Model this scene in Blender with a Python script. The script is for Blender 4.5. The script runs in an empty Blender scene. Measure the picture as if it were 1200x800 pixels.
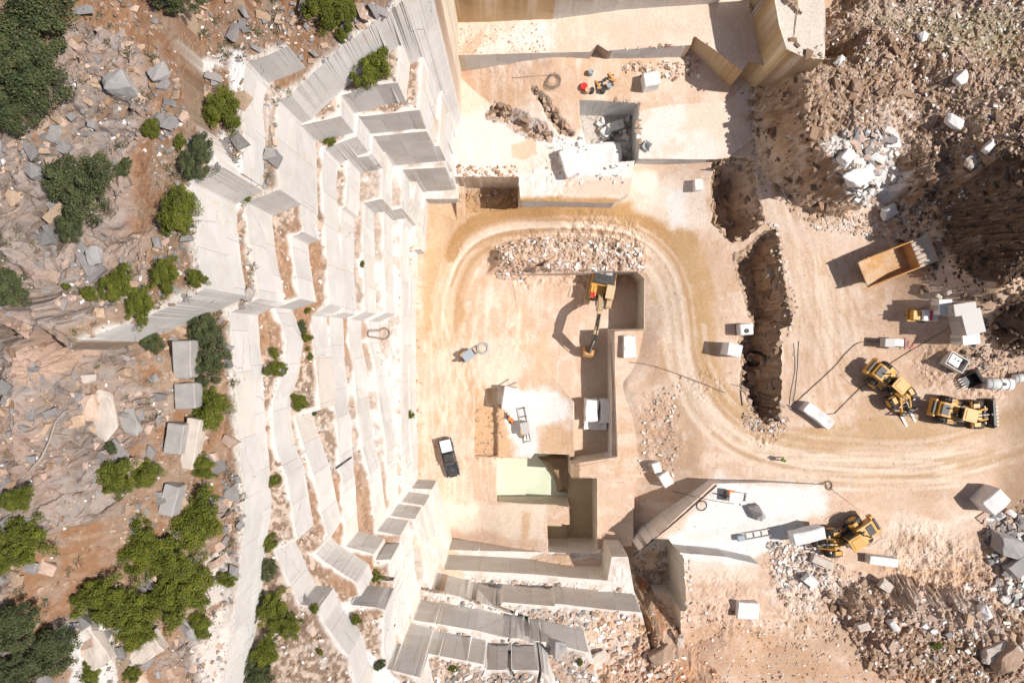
import bpy, bmesh, math, random
import numpy as np
from mathutils import Vector, Matrix

# ------------------------------------------------------------------ camera, sky, sun, exposure
S = bpy.context.scene
COL = S.collection
CAMH = 94.0            # height of the camera above the pit floor
FPX = 800.0            # focal length in photo pixels (1200 wide)
cam = bpy.data.cameras.new('camera'); camo = bpy.data.objects.new('camera', cam); COL.objects.link(camo)
camo.location = (0, 0, CAMH); camo.rotation_euler = (0, 0, 0)
cam.sensor_width = 36; cam.lens = 36 * FPX / 1200.0; cam.clip_start = 0.5; cam.clip_end = 2000
S.camera = camo
SUN_EL, SUN_AZ = math.radians(50), math.radians(93)      # azimuth clockwise from +Y
w = bpy.data.worlds.new('World'); S.world = w; w.use_nodes = True
nt = w.node_tree; bg = nt.nodes['Background']
sky = nt.nodes.new('ShaderNodeTexSky'); sky.sky_type = 'NISHITA'; sky.sun_disc = False
sky.sun_elevation = SUN_EL; sky.sun_rotation = SUN_AZ; sky.dust_density = 2.0; sky.air_density = 0.8
nt.links.new(sky.outputs[0], bg.inputs[0]); bg.inputs[1].default_value = 0.07
sun = bpy.data.lights.new('sun', 'SUN'); sun.energy = 4.9; sun.angle = math.radians(0.55); sun.color = (1.0, 0.955, 0.89)
suno = bpy.data.objects.new('sun', sun); COL.objects.link(suno); suno.location = (60, -5, 150)
sd = Vector((math.sin(SUN_AZ) * math.cos(SUN_EL), math.cos(SUN_AZ) * math.cos(SUN_EL), math.sin(SUN_EL)))
suno.rotation_euler = sd.to_track_quat('Z', 'Y').to_euler()
S.view_settings.view_transform = 'Standard'; S.view_settings.look = 'None'
S.view_settings.gamma = 1.0; S.view_settings.use_curve_mapping = False
S.view_settings.exposure = 0.12
S.render.engine = 'CYCLES'
S.cycles.max_bounces = 7; S.cycles.diffuse_bounces = 5; S.cycles.glossy_bounces = 2
S.cycles.use_denoising = True

random.seed(7); RNG = np.random.default_rng(7)

# ------------------------------------------------------------------ helpers
def pw(u, v, D):
    """point on the plane at distance D below the camera seen at photo pixel (u, v)"""
    return ((u - 600.0) * D / FPX, (400.0 - v) * D / FPX)

def hash2(ix, iy, seed):
    n = (ix.astype(np.int64) * 374761393 + iy.astype(np.int64) * 668265263 + seed * 1442695041) & 0x7fffffff
    n = ((n ^ (n >> 13)) * 1274126177) & 0x7fffffff
    n = (n ^ (n >> 16)) & 0xffffff
    return n / float(0xffffff)

def vnoise(X, Y, s, seed):
    x = X / s; y = Y / s
    ix = np.floor(x); iy = np.floor(y); fx = x - ix; fy = y - iy
    fx = fx * fx * (3 - 2 * fx); fy = fy * fy * (3 - 2 * fy)
    a = hash2(ix, iy, seed); b = hash2(ix + 1, iy, seed); c = hash2(ix, iy + 1, seed); d = hash2(ix + 1, iy + 1, seed)
    return (a * (1 - fx) + b * fx) * (1 - fy) + (c * (1 - fx) + d * fx) * fy

def fbm(X, Y, s, seed, oct=4, gain=0.5):
    r = 0; a = 1; t = 0
    for k in range(oct):
        r = r + a * vnoise(X, Y, s / (2 ** k), seed + k * 17); t += a; a *= gain
    return r / t      # 0..1

def facets(X, Y, s, seed, tilt=0.5, step=0.6):
    """broken-rock relief: every voronoi cell is a tilted plane with its own height; returns height and F2-F1"""
    x = X / s; y = Y / s; ix = np.floor(x); iy = np.floor(y)
    f1 = np.full(x.shape, 9.0); f2 = np.full(x.shape, 9.0); h = np.zeros(x.shape); cid = np.zeros(x.shape)
    for dx in (-1, 0, 1):
        for dy in (-1, 0, 1):
            jx = ix + dx; jy = iy + dy
            cx = jx + hash2(jx, jy, seed); cy = jy + hash2(jx, jy, seed + 5)
            ddx = x - cx; ddy = y - cy; d = ddx * ddx + ddy * ddy
            hh = step * hash2(jx, jy, seed + 9) + tilt * (ddx * (hash2(jx, jy, seed + 11) - .5) + ddy * (hash2(jx, jy, seed + 13) - .5))
            m = d < f1
            f2 = np.where(m, f1, np.minimum(f2, d)); h = np.where(m, hh, h); cid = np.where(m, hash2(jx, jy, seed + 21), cid); f1 = np.where(m, d, f1)
    return h, np.sqrt(f2) - np.sqrt(f1), cid

def sstep(a, b, x):
    t = np.clip((x - a) / (b - a), 0, 1); return t * t * (3 - 2 * t)

# ------------------------------------------------------------------ the terrain grid
def axis(parts):
    out = []
    for a, b, s in parts:
        n = max(1, int(round((b - a) / s))); out += list(a + (b - a) * np.arange(n) / n)
    out.append(parts[-1][1]); return np.array(out)
xs = axis([(-60, -33.5, .5), (-33.5, -9, .078), (-9, 65, .135), (65, 95, .6)])
ys = axis([(-75, -50, .6), (-50, -23, .135), (-23, 23.5, .085), (23.5, 50, .135), (50, 75, .6)])
NX, NY = len(xs), len(ys)
GX, GY = np.meshgrid(xs, ys)           # rows are y
X = GX.copy(); Y = GY.copy()
cell = np.minimum(np.gradient(xs)[None, :], 9) + 0 * GX
celly = np.gradient(ys)[:, None] + 0 * GX
CELL = np.maximum(cell, celly)

_NF = {}
def NF(s, seed=0):
    # cached noise fields over the grid, shifted per use
    if s not in _NF: _NF[s] = fbm(GX, GY, s, int(s * 100) + 7, 4)
    return np.roll(_NF[s], (seed * 131 % NY, seed * 197 % NX), (0, 1))

ctrl = [(520,620,94),(520,560,94),(520,450,94),(520,350,93.7),(515,270,92.3),(560,250,90.6),(600,400,94),(560,600,94),(640,360,94.3),(690,400,94.6),
 (600,350,94),(600,520,94.3),(650,252,88.6),(720,255,88.2),(780,290,88.6),(800,350,88),(770,400,88.8),(775,480,88.8),(735,450,89.6),(735,560,90.5),(720,620,91.5),(740,650,91.5),(765,670,90),
 (830,470,87.3),(900,520,86.3),(1000,530,85.6),(1100,530,85.3),(1220,520,85.2),(790,240,88),(770,210,88.3),(860,300,87),(950,300,86),(1000,400,85.6),(950,450,86),
 (860,180,85.4),(880,100,85),(870,140,85),(1080,420,85.2),(1060,300,85),(1100,560,85),(1000,570,85.2),(1050,620,85),(1150,650,84.6),(850,720,82),(800,780,80),
 (900,760,81.5),(1000,720,83),(1100,740,82.5),(1190,780,81),(1000,790,80.5),(780,540,88.6),(780,510,88.6),(1190,600,84.8),(1190,700,83),(820,540,87),
 (1010,45,81),(1100,40,78.5),(1190,30,77),(1150,150,76.5),(1050,150,80),(1190,200,76),(1000,180,82.5),(1060,230,84.5),(1170,330,78),(960,20,80),
 (920,140,85),(930,260,85.8),(700,160,85.5),(600,150,85.5),(650,60,81),(700,760,78),(740,760,79),(1190,440,84.5),(1300,400,82),(1300,100,74),(1300,750,80),(1000,-80,77),(1200,-60,73),(700,900,72),(1000,900,76)]
C = np.array([(*pw(u, v, D), CAMH - D) for u, v, D in ctrl])
def rbf_fit(P, reg=0.6):
    n = len(P); d = np.hypot(P[:, 0][:, None] - P[:, 0][None], P[:, 1][:, None] - P[:, 1][None])
    A = np.zeros((n + 3, n + 3)); A[:n, :n] = -d; A[:n, :n] -= np.eye(n) * reg
    A[:n, n] = 1; A[:n, n + 1] = P[:, 0]; A[:n, n + 2] = P[:, 1]; A[n:, :n] = A[:n, n:].T
    b = np.zeros(n + 3); b[:n] = P[:, 2]
    return np.linalg.solve(A, b)
wts = rbf_fit(C)
Z = wts[len(C)] + wts[len(C) + 1] * X + wts[len(C) + 2] * Y
for i in range(len(C)):
    Z -= wts[i] * np.hypot(X - C[i, 0], Y - C[i, 1])
Z = np.clip(Z, -1, 26)
left = X < -7.5
Z = np.where(left, np.minimum(Z, 2.5), Z)
SNAP = np.zeros(X.shape, bool)
LIPD = np.full(X.shape, 99.0)       # distance inwards from the lip of the terrace a point lies on
LVL = np.zeros(X.shape, int)

def resample(pts, step, jit, closed=False):
    P = np.array(pts, float); out = []
    n = len(P) if closed else len(P) - 1
    for i in range(n):
        a = P[i]; b = P[(i + 1) % len(P)]; L = np.hypot(*(b - a)); k = max(1, int(L / step))
        nrm = np.array([-(b - a)[1], (b - a)[0]]) / max(L, 1e-6)
        for j in range(k):
            p = a + (b - a) * j / k
            if j: p = p + nrm * RNG.normal(0, jit)
            out.append(p)
    if not closed: out.append(P[-1])
    return np.array(out)

def inside(poly):
    m = np.zeros(GX.shape, bool)
    px, py = poly[:, 0], poly[:, 1]
    r0 = max(0, np.searchsorted(ys, py.min()) - 1); r1 = min(NY, np.searchsorted(ys, py.max()) + 1)
    yy = ys[r0:r1]
    for i in range(len(poly)):
        x0, y0 = poly[i]; x1, y1 = poly[(i + 1) % len(poly)]
        if y0 == y1: continue
        a, b = (r0 + np.searchsorted(yy, min(y0, y1)), r0 + np.searchsorted(yy, max(y0, y1)))
        if a >= b: continue
        xr = x0 + (ys[a:b] - y0) * (x1 - x0) / (y1 - y0)
        m[a:b] ^= xs[None, :] < xr[:, None]
    return m

def nearest(line, maxd, closed=False):
    D = np.full(GX.shape, 99.0); PX = np.zeros(GX.shape); PY = np.zeros(GX.shape)
    n = len(line) if closed else len(line) - 1
    for i in range(n):
        a = line[i]; b = line[(i + 1) % len(line)]
        c0 = np.searchsorted(xs, min(a[0], b[0]) - maxd); c1 = np.searchsorted(xs, max(a[0], b[0]) + maxd)
        r0 = np.searchsorted(ys, min(a[1], b[1]) - maxd); r1 = np.searchsorted(ys, max(a[1], b[1]) + maxd)
        if c0 >= c1 or r0 >= r1: continue
        sx = GX[r0:r1, c0:c1]; sy = GY[r0:r1, c0:c1]
        d = b - a; L2 = max(d @ d, 1e-9)
        t = np.clip(((sx - a[0]) * d[0] + (sy - a[1]) * d[1]) / L2, 0, 1)
        qx = a[0] + t * d[0]; qy = a[1] + t * d[1]; dd = np.hypot(sx - qx, sy - qy)
        sl = (slice(r0, r1), slice(c0, c1)); m = dd < D[sl]
        D[sl] = np.where(m, dd, D[sl]); PX[sl] = np.where(m, qx, PX[sl]); PY[sl] = np.where(m, qy, PY[sl])
    return D, PX, PY

def ppx(pts, D):
    return np.array([pw(p[0], p[1], p[2] if len(p) > 2 else D) for p in pts])

def grow(m):
    g = m.copy(); g[1:] |= m[:-1]; g[:-1] |= m[1:]; h = g.copy(); h[:, 1:] |= g[:, :-1]; h[:, :-1] |= g[:, 1:]
    return h
def foot(near, side, D, PX, PY, off=.025):
    """bring the foot of a cut under its lip, so that the face between them is plane"""
    ring = grow(near) & ~near & side & ~SNAP & (D > 1e-4) & (D < 9)
    k = off / D[ring]
    X[ring] = PX[ring] + (GX - PX)[ring] * k; Y[ring] = PY[ring] + (GY - PY)[ring] * k

def raise_step(line, close, ztop, jit=0.012, lvl=0, step=1.1):
    """everything on the high side of LINE is at least ztop, with a vertical cut along LINE"""
    global Z
    L = resample(line, step, jit)
    poly = np.vstack([L, close]) if len(close) else L
    ins = inside(poly)
    D, PX, PY = nearest(L, 3.0, closed=not len(close))
    zt = ztop if np.isscalar(ztop) else ztop
    up = ins & (Z < zt)
    near = (D < 0.52 * CELL) & (Z < zt - 0.25)
    Z = np.where(up, zt, Z); LIPD[up] = 99; LIPD[up] = np.minimum(D[up], 99)
    LVL[up] = lvl
    Z = np.where(near, zt, Z); X[near] = PX[near]; Y[near] = PY[near]; SNAP[near] = True; LIPD[near] = 0; LVL[near] = lvl
    foot(near, ~ins & (Z < zt - .25), D, PX, PY)

def dig(pts, D, zbot, jit=0.04, lvl=0, ramp=0):
    """a pit: the rim keeps its height, inside the polygon the ground is at zbot"""
    global Z
    L = resample(ppx(pts, D), 0.4, jit, closed=True)
    ins = inside(L); D2, PX, PY = nearest(L, 3.0, closed=True)
    near = (D2 < 0.52 * CELL) & (Z > zbot + 0.25)
    if ramp: zb = np.maximum(zbot, Z - .3 - (D2 + (NF(.8, 3) - .5) * .8) * ramp)
    else: zb = zbot
    low = ins & ~near & (Z > zb)
    Z = np.where(low, zb, Z); LVL[low] = lvl; LIPD[low] = D2[low]; SNAP[low] = False
    X[near] = PX[near]; Y[near] = PY[near]; SNAP[near] = True; LIPD[near] = 0
    if not ramp: foot(near, low, D2, PX, PY)
    return ins

def mound(pts, D, ztop, w, amp=0.5, seed=3, lvl=30, pw_=1.0):
    """raised ground: climbs from the outline to ztop over w metres"""
    global Z
    L = resample(ppx(pts, D), 1.0, 0.15, closed=True)
    ins = inside(L); D2, _, _ = nearest(L, w + 0.5, closed=True)
    d = D2 + (NF(3.0, seed) - .5) * amp * 3 + (NF(.8, seed) - .5) * amp * 1.5
    t = np.where(ins, np.clip(d / w, 0, 1), 0); t = sstep(0, 1, t) ** pw_
    zt = Z + (np.maximum(ztop, Z) - Z) * t
    Z = np.where(ins, zt, Z); LVL[ins & (t > .02)] = lvl
    return ins

# --- right half: platforms, ledges, pits
FAR = 70
def P_(pts, D): return ppx(pts, D)
# floor of the north bay and the platform above it
raise_step(P_([(505,207),(608,207),(610,235),(720,238),(738,226),(744,186),(850,187),(838,196),(900,150),(905,60),(880,40),(500,40)], 85), [], CAMH-85, lvl=20)
raise_step(P_([(500,66),(600,63),(692,61),(700,52),(712,60),(718,59),(810,53),(813,42),(842,62),(870,84),(878,72),(905,80),(912,20),(912,-60),(500,-60)], 80), [], CAMH-80, lvl=21)
raise_step(P_([(500,-4),(560,-4),(650,-8),(740,-20),(860,-28),(900,-60),(900,-250),(500,-250)], 74), [], CAMH-74, lvl=22)
# inner ledge right of the excavator's pit
mound([(566,322),(580,284),(640,276),(700,278),(757,292),(757,322)], 90.5, CAMH-89.8, 2.6, 0.3, 19, 24)
dig([(600,322),(628,322),(740,322),(748,330),(748,386),(713,386),(713,532),(672,540),(672,470),(640,430),(610,380)], 94, -0.7, jit=0, lvl=1)
raise_step(P_([(628,317),(629,312),(660,315),(690,316),(718,318),(757,319),(757,387),(720,388),(721,440),(724,535),(667,544),(667,586),(669,601),(700,640)], 89.8)
   , P_([(742,640),(745,560),(790,560),(800,300),(700,292),(660,292)], 89.8), CAMH-89.8, lvl=24)
dig([(555,455),(583,455),(583,535),(555,535)], 94, -1.2, lvl=25)
dig([(582,537),(622,537),(626,531),(667,531),(667,587),(582,587)], 93.6, -3.4, jit=0.015, lvl=26)
mound([(626,529),(672,529),(672,578),(650,578),(640,550)], 96.9, -1.3, 1.2, 0.3, 21, 35)
dig([(668,560),(700,560),(700,648),(668,650),(668,634)], 89.8, -1.6, jit=0.015, lvl=27)
dig([(640,606),(668,606),(668,634),(640,634)], 94, -1.0, lvl=27)
# square pit in the north bay
dig([(677,122),(748,122),(748,188),(700,192),(688,172),(680,145)], 85, CAMH-89.6, jit=0.012, lvl=28)
dig([(541,207),(608,207),(608,236),(541,240)], 85, CAMH-91.4, jit=0.03, lvl=29)
# long trench
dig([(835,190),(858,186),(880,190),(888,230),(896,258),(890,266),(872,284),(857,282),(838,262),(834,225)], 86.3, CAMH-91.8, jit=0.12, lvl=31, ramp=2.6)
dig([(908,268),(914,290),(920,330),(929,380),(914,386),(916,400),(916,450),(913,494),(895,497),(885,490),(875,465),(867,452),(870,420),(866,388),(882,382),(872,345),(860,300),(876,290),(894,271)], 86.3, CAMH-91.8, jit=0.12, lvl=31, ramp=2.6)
# white sawn platform lower right, its notch, the ledge below it
raise_step(P_([(970,569),(905,566),(838,567),(750,648),(765,632),(784,633),(786,650)], 84.4), P_([(960,690),(1010,640),(1010,600)], 84.9), CAMH-84.9, lvl=32, jit=0.01)
raise_step(P_([(797,647),(850,652),(890,661),(930,700),(900,780),(812,790),(798,740)], 81.6), [], CAMH-81.6, lvl=33, jit=0.02)
dig([(749,650),(765,632),(785,633),(795,646),(798,705),(752,705)], 84.4, CAMH-90.5, jit=0.02, lvl=34)

# --- the big stair of sawn benches on the left: nested levels, each cut runs north to south and then turns
LV = {
 1: (88.5, [(537,120),(537,233),(498,233),(493,292),(484,293),(481,330),(480,380),(480,440),(481,500),(483,545),(482,572),(506,573),(514,600),(526,644),(700,648),(704,646),(722,690),(740,760)]),
 2: (82.7, [(534,90),(533,120),(530,209),(488,213),(484,240),(472,263),(470,300),(471,380),(470,440),(471,520),(474,560),(470,588),(497,592),(505,625),(513,650),(520,667),(620,672),(712,680),(717,652),(736,652),(744,697),(762,722),(775,800)]),
 3: (77.0, [(532,-30),(531,60),(527,110),(522,196),(471,199),(471,244),(450,248),(450,300),(453,366),(432,376),(432,400),(440,430),(446,480),(452,515),(455,560),(457,604),(486,608),(495,640),(501,670),(505,690),(586,711),(589,705),(650,710),(651,707),(715,714),(752,717),(762,760),(755,830)]),
 4: (71.3, [(523,-30),(521,60),(518,110),(515,171),(451,178),(448,200),(448,233),(425,238),(426,300),(428,365),(409,374),(409,400),(415,430),(419,480),(424,522),(433,555),(438,600),(442,622),(469,627),(475,660),(477,690),(484,726),(558,738),(590,746),(640,752),(690,764),(702,800),(700,840)]),
 5: (66.0, [(514,-30),(509,60),(500,154),(437,160),(436,180),(431,183),(408,186),(407,215),(405,242),(400,245),(400,300),(402,366),(386,371),(387,400),(389,440),(391,474),(396,500),(398,545),(401,575),(405,640),(438,649),(440,656),(458,655),(461,680),(463,706),(471,759),(567,778),(570,784),(640,785),(655,830)]),
 6: (61.0, [(504,-30),(496,60),(492,129),(420,137),(418,160),(380,174),(377,200),(380,245),(383,300),(387,356),(365,370),(367,400),(372,440),(375,480),(346,488),(352,510),(362,540),(369,560),(377,600),(384,626),(370,648),(380,657),(418,682),(425,700),(407,708),(440,711),(451,714),(450,760),(453,783),(492,793),(502,840)]),
 7: (56.5, [(482,-30),(470,60),(466,97),(440,100),(400,112),(400,136),(352,147),(352,180),(353,255),(357,272),(342,277),(344,300),(352,350),(322,361),(330,380),(336,400),(331,440),(320,470),(320,500),(325,530),(337,560),(343,600),(349,632),(322,645),(352,708),(374,711),(380,730),(409,768),(418,800),(430,850)]),
 8: (51.0, [(500,-30),(472,2),(400,55),(340,112),(325,118),(326,160),(328,222),(288,237),(292,280),(302,330),(304,350),(270,366),(272,400),(276,440),(278,480),(282,530),(286,570),(288,620),(283,645),(278,690),(274,740),(264,790),(258,850)]),
}
for k in range(1, 9):
    D, lip = LV[k]
    L = P_(lip, D)
    close = np.array([(L[-1][0], -FAR), (-59.9, -FAR), (-59.9, FAR), (L[0][0], FAR)])
    raise_step(L, close, CAMH - D, jit=0.012, lvl=100 + k)
# top terrace: two heights, then the natural hillside
L = P_([(338,54),(290,73),(284,110),(287,150),(284,204)], 47.2)
raise_step(L, np.array([(-24,L[-1][1]),(-30,L[-1][1]-3),(-59.9,0),(-59.9,FAR),(-30,FAR),(-19,L[0][1]+3)]), CAMH-47.2, jit=0.05, lvl=109)
L = P_([(262,196),(225,214),(233,300),(240,338),(160,378),(130,397)], 44.0)
raise_step(L, np.array([(-26.8,-.5),(-27.6,.9),(-28.8,.1),(-30,1.3),(-31.2,.3),(-33,1.5),(-59.9,0),(-59.9,FAR),(-27,FAR),(-21,15)]), CAMH-44.0, jit=0.06, lvl=110)
hill = LVL >= 108
rx = -24.5 + 3.2 * sstep(0, 1, (5.0 - GY) / 8.0) + (fbm(GX, GY, 5, 71) - .5) * 2.5
base8 = np.where(LVL == 108, 43.0, np.where(LVL == 109, 46.8, 50.0))
slope = 0.33 + .77 * sstep(0, 1, (4.0 - GY) / 5.0)
top = np.where(LVL == 108, 9.5, 6.0 - 3.5 * sstep(0, 1, (4.0 - GY) / 5.0))
ramp = base8 + np.clip((rx - GX) * slope, 0, top)
HILLW = np.where(hill, sstep(0.15, 1.2, LIPD) * sstep(0.0, 1.5, rx + 1.0 - GX + 0.5), 0)
Z = np.where(hill & ~SNAP, np.maximum(Z, ramp), Z)

# --- right hill: rough rock mounds whose slopes face the pit
mound([(882,85),(876,125),(884,180),(905,215),(935,243),(975,256),(1010,250),(1030,215),(1060,120),(1010,40),(960,75),(905,70)], 85, CAMH-77.5, 4.0, 0.6, 3, 40)
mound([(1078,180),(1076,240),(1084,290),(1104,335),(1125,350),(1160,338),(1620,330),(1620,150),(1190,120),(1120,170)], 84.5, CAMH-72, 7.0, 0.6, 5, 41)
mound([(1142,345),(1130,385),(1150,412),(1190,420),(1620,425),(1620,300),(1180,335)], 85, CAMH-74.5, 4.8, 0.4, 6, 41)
mound([(905,70),(960,75),(1060,120),(1150,140),(1620,120),(1620,-330),(960,-330),(960,20)], 83, CAMH-77, 3.0, 0.4, 9, 42)
mound([(745,700),(760,690),(800,740),(850,790),(850,1100),(700,1100),(690,770),(730,740)], 82, CAMH-77, 3.0, 0.5, 12, 43)
mound([(965,690),(1040,668),(1130,690),(1185,720),(1620,700),(1620,1100),(1080,800),(1000,770)], 84, CAMH-80.5, 4.0, 0.6, 14, 44)
mound([(1000,50),(1140,90),(1130,190),(1085,250),(1060,258),(1035,235),(1030,170)], 84, CAMH-79.5, 4.0, 0.5, 17, 42)
# leaning yellow pinnacle beside the mound
raise_step(P_([(903,-25),(913,30),(922,58),(940,66),(966,70),(968,30),(964,-30)], 74.0), [], CAMH-74.0, jit=0.03, lvl=45)
# ruined slope west of the pinnacle
mound([(858,-30),(905,-30),(912,30),(925,60),(905,45),(880,20)], 80, CAMH-77.5, 2.0, 0.4, 15, 46)

# cracks and fissures that split the lower benches, scars in the north bay
def slot(pts, D, zb, wd=.22, lvl=37):
    P = ppx(pts, D); n = np.gradient(P, axis=0); n = np.stack([-n[:, 1], n[:, 0]], 1); n /= np.linalg.norm(n, axis=1)[:, None]
    k = wd * .5 * (.4 + 1.1 * RNG.uniform(size=(len(P), 1))); Q = np.vstack([P + n * k / 2, (P - n * k / 2)[::-1]])
    px_ = [(600 + x * FPX / D, 400 - y * FPX / D) for x, y in Q]; dig(px_, D, zb, jit=.03, lvl=lvl)
for pts, D, dz, wd in [([(512,712),(508,722),(511,736)],71.3,5,.3),([(545,714),(549,728),(552,744)],71.3,4,.2),([(497,750),(494,762),(497,775)],66,5,.28),([(516,752),(514,764),(518,778)],66,4,.16),([(540,752),(543,766),(550,782)],66,5,.25),
    ([(488,702),(505,706),(528,707),(548,716),(562,719)],73.6,3.5,.55),([(560,722),(590,733),(612,741),(634,750),(655,764)],72.5,5,.6),([(600,742),(596,752),(603,764),(590,780)],71,5,.5),([(640,742),(632,754),(628,772)],71.3,4,.5),([(575,764),(590,772),(600,790)],66,4,.5),
    ([(408,706),(425,701),(445,703),(460,708)],60.5,6,.75),([(460,707),(475,700),(492,694),(500,686)],66,4,.35),([(372,712),(404,710),(412,708)],56.5,4,.16),([(395,547),(412,536),(428,520),(445,510),(460,500)],67,4,.32),([(348,560),(356,545)],61,3,.2),
    ([(352,485),(360,480),(372,476),(385,470)],60,2.5,.16),([(310,566),(300,575)],51,3,.18),([(276,470),(288,462),(298,455)],50.8,3,.15),([(548,672),(552,684)],82.7,3,.12),([(566,640),(560,646)],88,2,.12),([(428,746),(440,742),(436,752)],58,4,.3),([(300,600),(312,590)],51,2,.12)]:
    slot(pts, D, CAMH - D - dz, wd)
dig([(578,118),(604,128),(634,144),(652,160),(640,167),(610,160),(590,146),(566,138)], 85, CAMH-86.6, jit=.15, lvl=36, ramp=1.0)
dig([(620,107),(634,113),(650,130),(668,152),(672,160),(655,158),(640,142)], 85, CAMH-87.0, jit=.15, lvl=36, ramp=1.6)
# ------------------------------------------------------------------ relief
nz = ~SNAP
low = (LVL < 100) & (GX > -14)
r = np.zeros(X.shape)
r += np.where(low, (fbm(X, Y, 9, 31) - .5) * 0.5 + (fbm(X, Y, 1.6, 32) - .5) * 0.10, 0)
tread = (LVL > 100) & (LVL < 108)
r += np.where(tread, sstep(0.3, 1.2, LIPD) * ((fbm(X, Y, 1.2, 41) - .45) * 0.5 + (fbm(X, Y, .3, 42) - .5) * .16), 0)
HILLR = np.zeros(X.shape)
def rocky(m, amp, seed, big=1.0):
    """broken bedrock: warped ridges with angular facets on them; only worked out where it shows"""
    x = X[m]; y = Y[m]
    wx = (fbm(x, y, 2.2, seed, 3) - .5) * 2.4; wy = (fbm(x, y, 2.2, seed + 1, 3) - .5) * 2.4
    rid = 1 - 2 * np.abs(fbm((x + wx) * .7 + (y + wy) * .5, (y + wy) * 1.5 - (x + wx) * .9, 3.0, seed + 6, 4, .6) - .5)
    h1, e1, c1 = facets(x + wx, y * .8 + wy, 1.15, seed + 2, 1.3, .9)
    h2, e2, c2 = facets(x + wx * .4, y + wy * .5, .45, seed + 3, 1.2, .8)
    rr = amp * (rid * 1.6 * big + h1 * .42 + h2 * .19 - 1.2 * big)
    out = []
    for q, d in ((rr, 0), (c1, .5), (e1, 1), (e2, 1), (c2, .5), (rid, .5)):
        f = np.full(X.shape, float(d)); f[m] = q; out.append(f)
    return out
m8 = hill & nz
rr, HC1, HE1, HE2, HC2, HRID = rocky(m8, 1.0, 301)
rockw = sstep(.47, .57, fbm(X, Y, 4.5, 55, 4))          # where bedrock shows instead of soil
soilh = (NF(2, 5) - .5) * .35 + (NF(.35, 3) - .5) * .15
hw = HILLW
r += np.where(m8, hw * (rr * rockw * .85 + soilh * (1 - rockw)) + (1 - hw) * (NF(.35, 9) - .5) * .1, 0)
mR = (LVL >= 40) & (LVL <= 46) & (LVL != 45) & nz
rr2, RC1, RE1, RE2, RC2, RRID = rocky(mR, 1.0, 401)
r += np.where(mR, rr2 * .7 + (NF(.35, 11) - .5) * .3, 0)
mT = ((LVL == 31) | (LVL == 36) | (LVL == 29) | (LVL == 28)) & nz
rr3, TC1, TE1, TE2, TC2, TRID = rocky(mT, .6, 501, .3)
r += np.where(mT, rr3 * .9, 0)
mq = (LVL == 34) & nz; r += np.where(mq, (fbm(X, Y, .6, 91) - .5) * .5, 0)
r = np.where(LVL == 26, (fbm(X, Y, 2, 93) - .5) * .4, r)
# rough ground between the ledge and the outer ramp, spoil lower right
def hump(u, v, D, rad, amp, sc, seed):
    global r
    cx, cy = pw(u, v, D); d = np.hypot(X - cx, Y - cy) / rad
    m = nz & (LVL < 100) & (d < 1)
    r[m] += (1 - sstep(.4, 1.0, d[m])) * (fbm(X[m], Y[m], sc, seed, 5, .6) - .4) * amp
for a in [(690,297,90,7,1.0,.7,1),(620,302,90,5,1.1,.7,2),(730,300,90,4,1.0,.7,3),(770,480,88.5,4,.5,1,4),(775,520,88.5,4,.5,1,5),(1080,665,84,7,1.1,.9,6),(1130,700,83.5,9,1.4,.9,7),(950,690,82,7,1.0,.9,8),
          (1185,650,84,5,1.2,.8,9),(850,710,82,6,.5,.7,10),(870,250,86,4,.4,.6,11),(1060,250,85,4,1.0,.6,12),(1100,430,85,4,.7,.5,13),(720,290,90,5,.9,.5,14),(1150,440,85,5,.7,.5,15),(830,450,87,3,.4,.4,16),(900,505,86,3,.5,.4,17),(720,740,80,6,1.0,.6,18),(650,210,86,5,.4,.7,19),(600,25,80,9,.25,.8,20)]:
    hump(*a)
Z = Z + np.where(nz, r, 0)
ZG = Z.copy()

def zat(x, y):
    i = np.clip(np.searchsorted(xs, x), 1, NX - 1); j = np.clip(np.searchsorted(ys, y), 1, NY - 1)
    return ZG[j - 1, i - 1]
def hit(u, v):
    """where the line of sight through photo pixel (u, v) meets the ground"""
    D = 34.0
    while D < 104:
        x, y = pw(u, v, D)
        if CAMH - D <= zat(x, y): break
        D += 0.06
    return x, y, CAMH - D
def hitw(pts): return np.array([hit(u, v)[:2] for u, v in pts])
# ------------------------------------------------------------------ ground colours (stone, dust and soil, plus shade painted into the right slope)
def c3(*a): return np.array(a, float)
DUST = c3(.61,.435,.325); WHITE = c3(.74,.72,.70); ORANGE = c3(.50,.28,.13); SOIL = c3(.29,.155,.085); ROCKG = c3(.25,.215,.20)
PINK = c3(.52,.38,.32); BROWN = c3(.34,.225,.15); RUB = c3(.25,.17,.12); PALE = c3(.74,.65,.57)
n1 = fbm(X, Y, 7, 101, 5); n2 = fbm(X, Y, 1.2, 102, 4); n3 = fbm(X, Y, .35, 103, 3)
K = np.zeros(X.shape + (3,)) + DUST
def mixin(m, col):
    s = m > 0.003
    if not s.any(): return
    q = np.clip(m[s], 0, 1)[:, None]; c = col[s] if getattr(col, 'ndim', 1) == 3 else col
    K[s] = K[s] * (1 - q) + c * q
mixin(sstep(.45, .62, n1) * .6, c3(.56,.375,.245)); mixin(sstep(.5, .66, NF(3, 17)) * .5, c3(.72,.58,.48)); mixin(sstep(.55, .75, n2) * .35, PALE); mixin(sstep(.54, .66, NF(2, 23)) * .25, c3(.47,.30,.18))
isl = (LVL >= 100) & (LVL < 108)
LW = {101: .15, 102: .25, 103: .45, 104: .6, 105: .75, 106: .85, 107: 1.0}
rubw = np.zeros(X.shape)
for k, v in LW.items():
    rubw = np.where(LVL == k, v, rubw)
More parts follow.
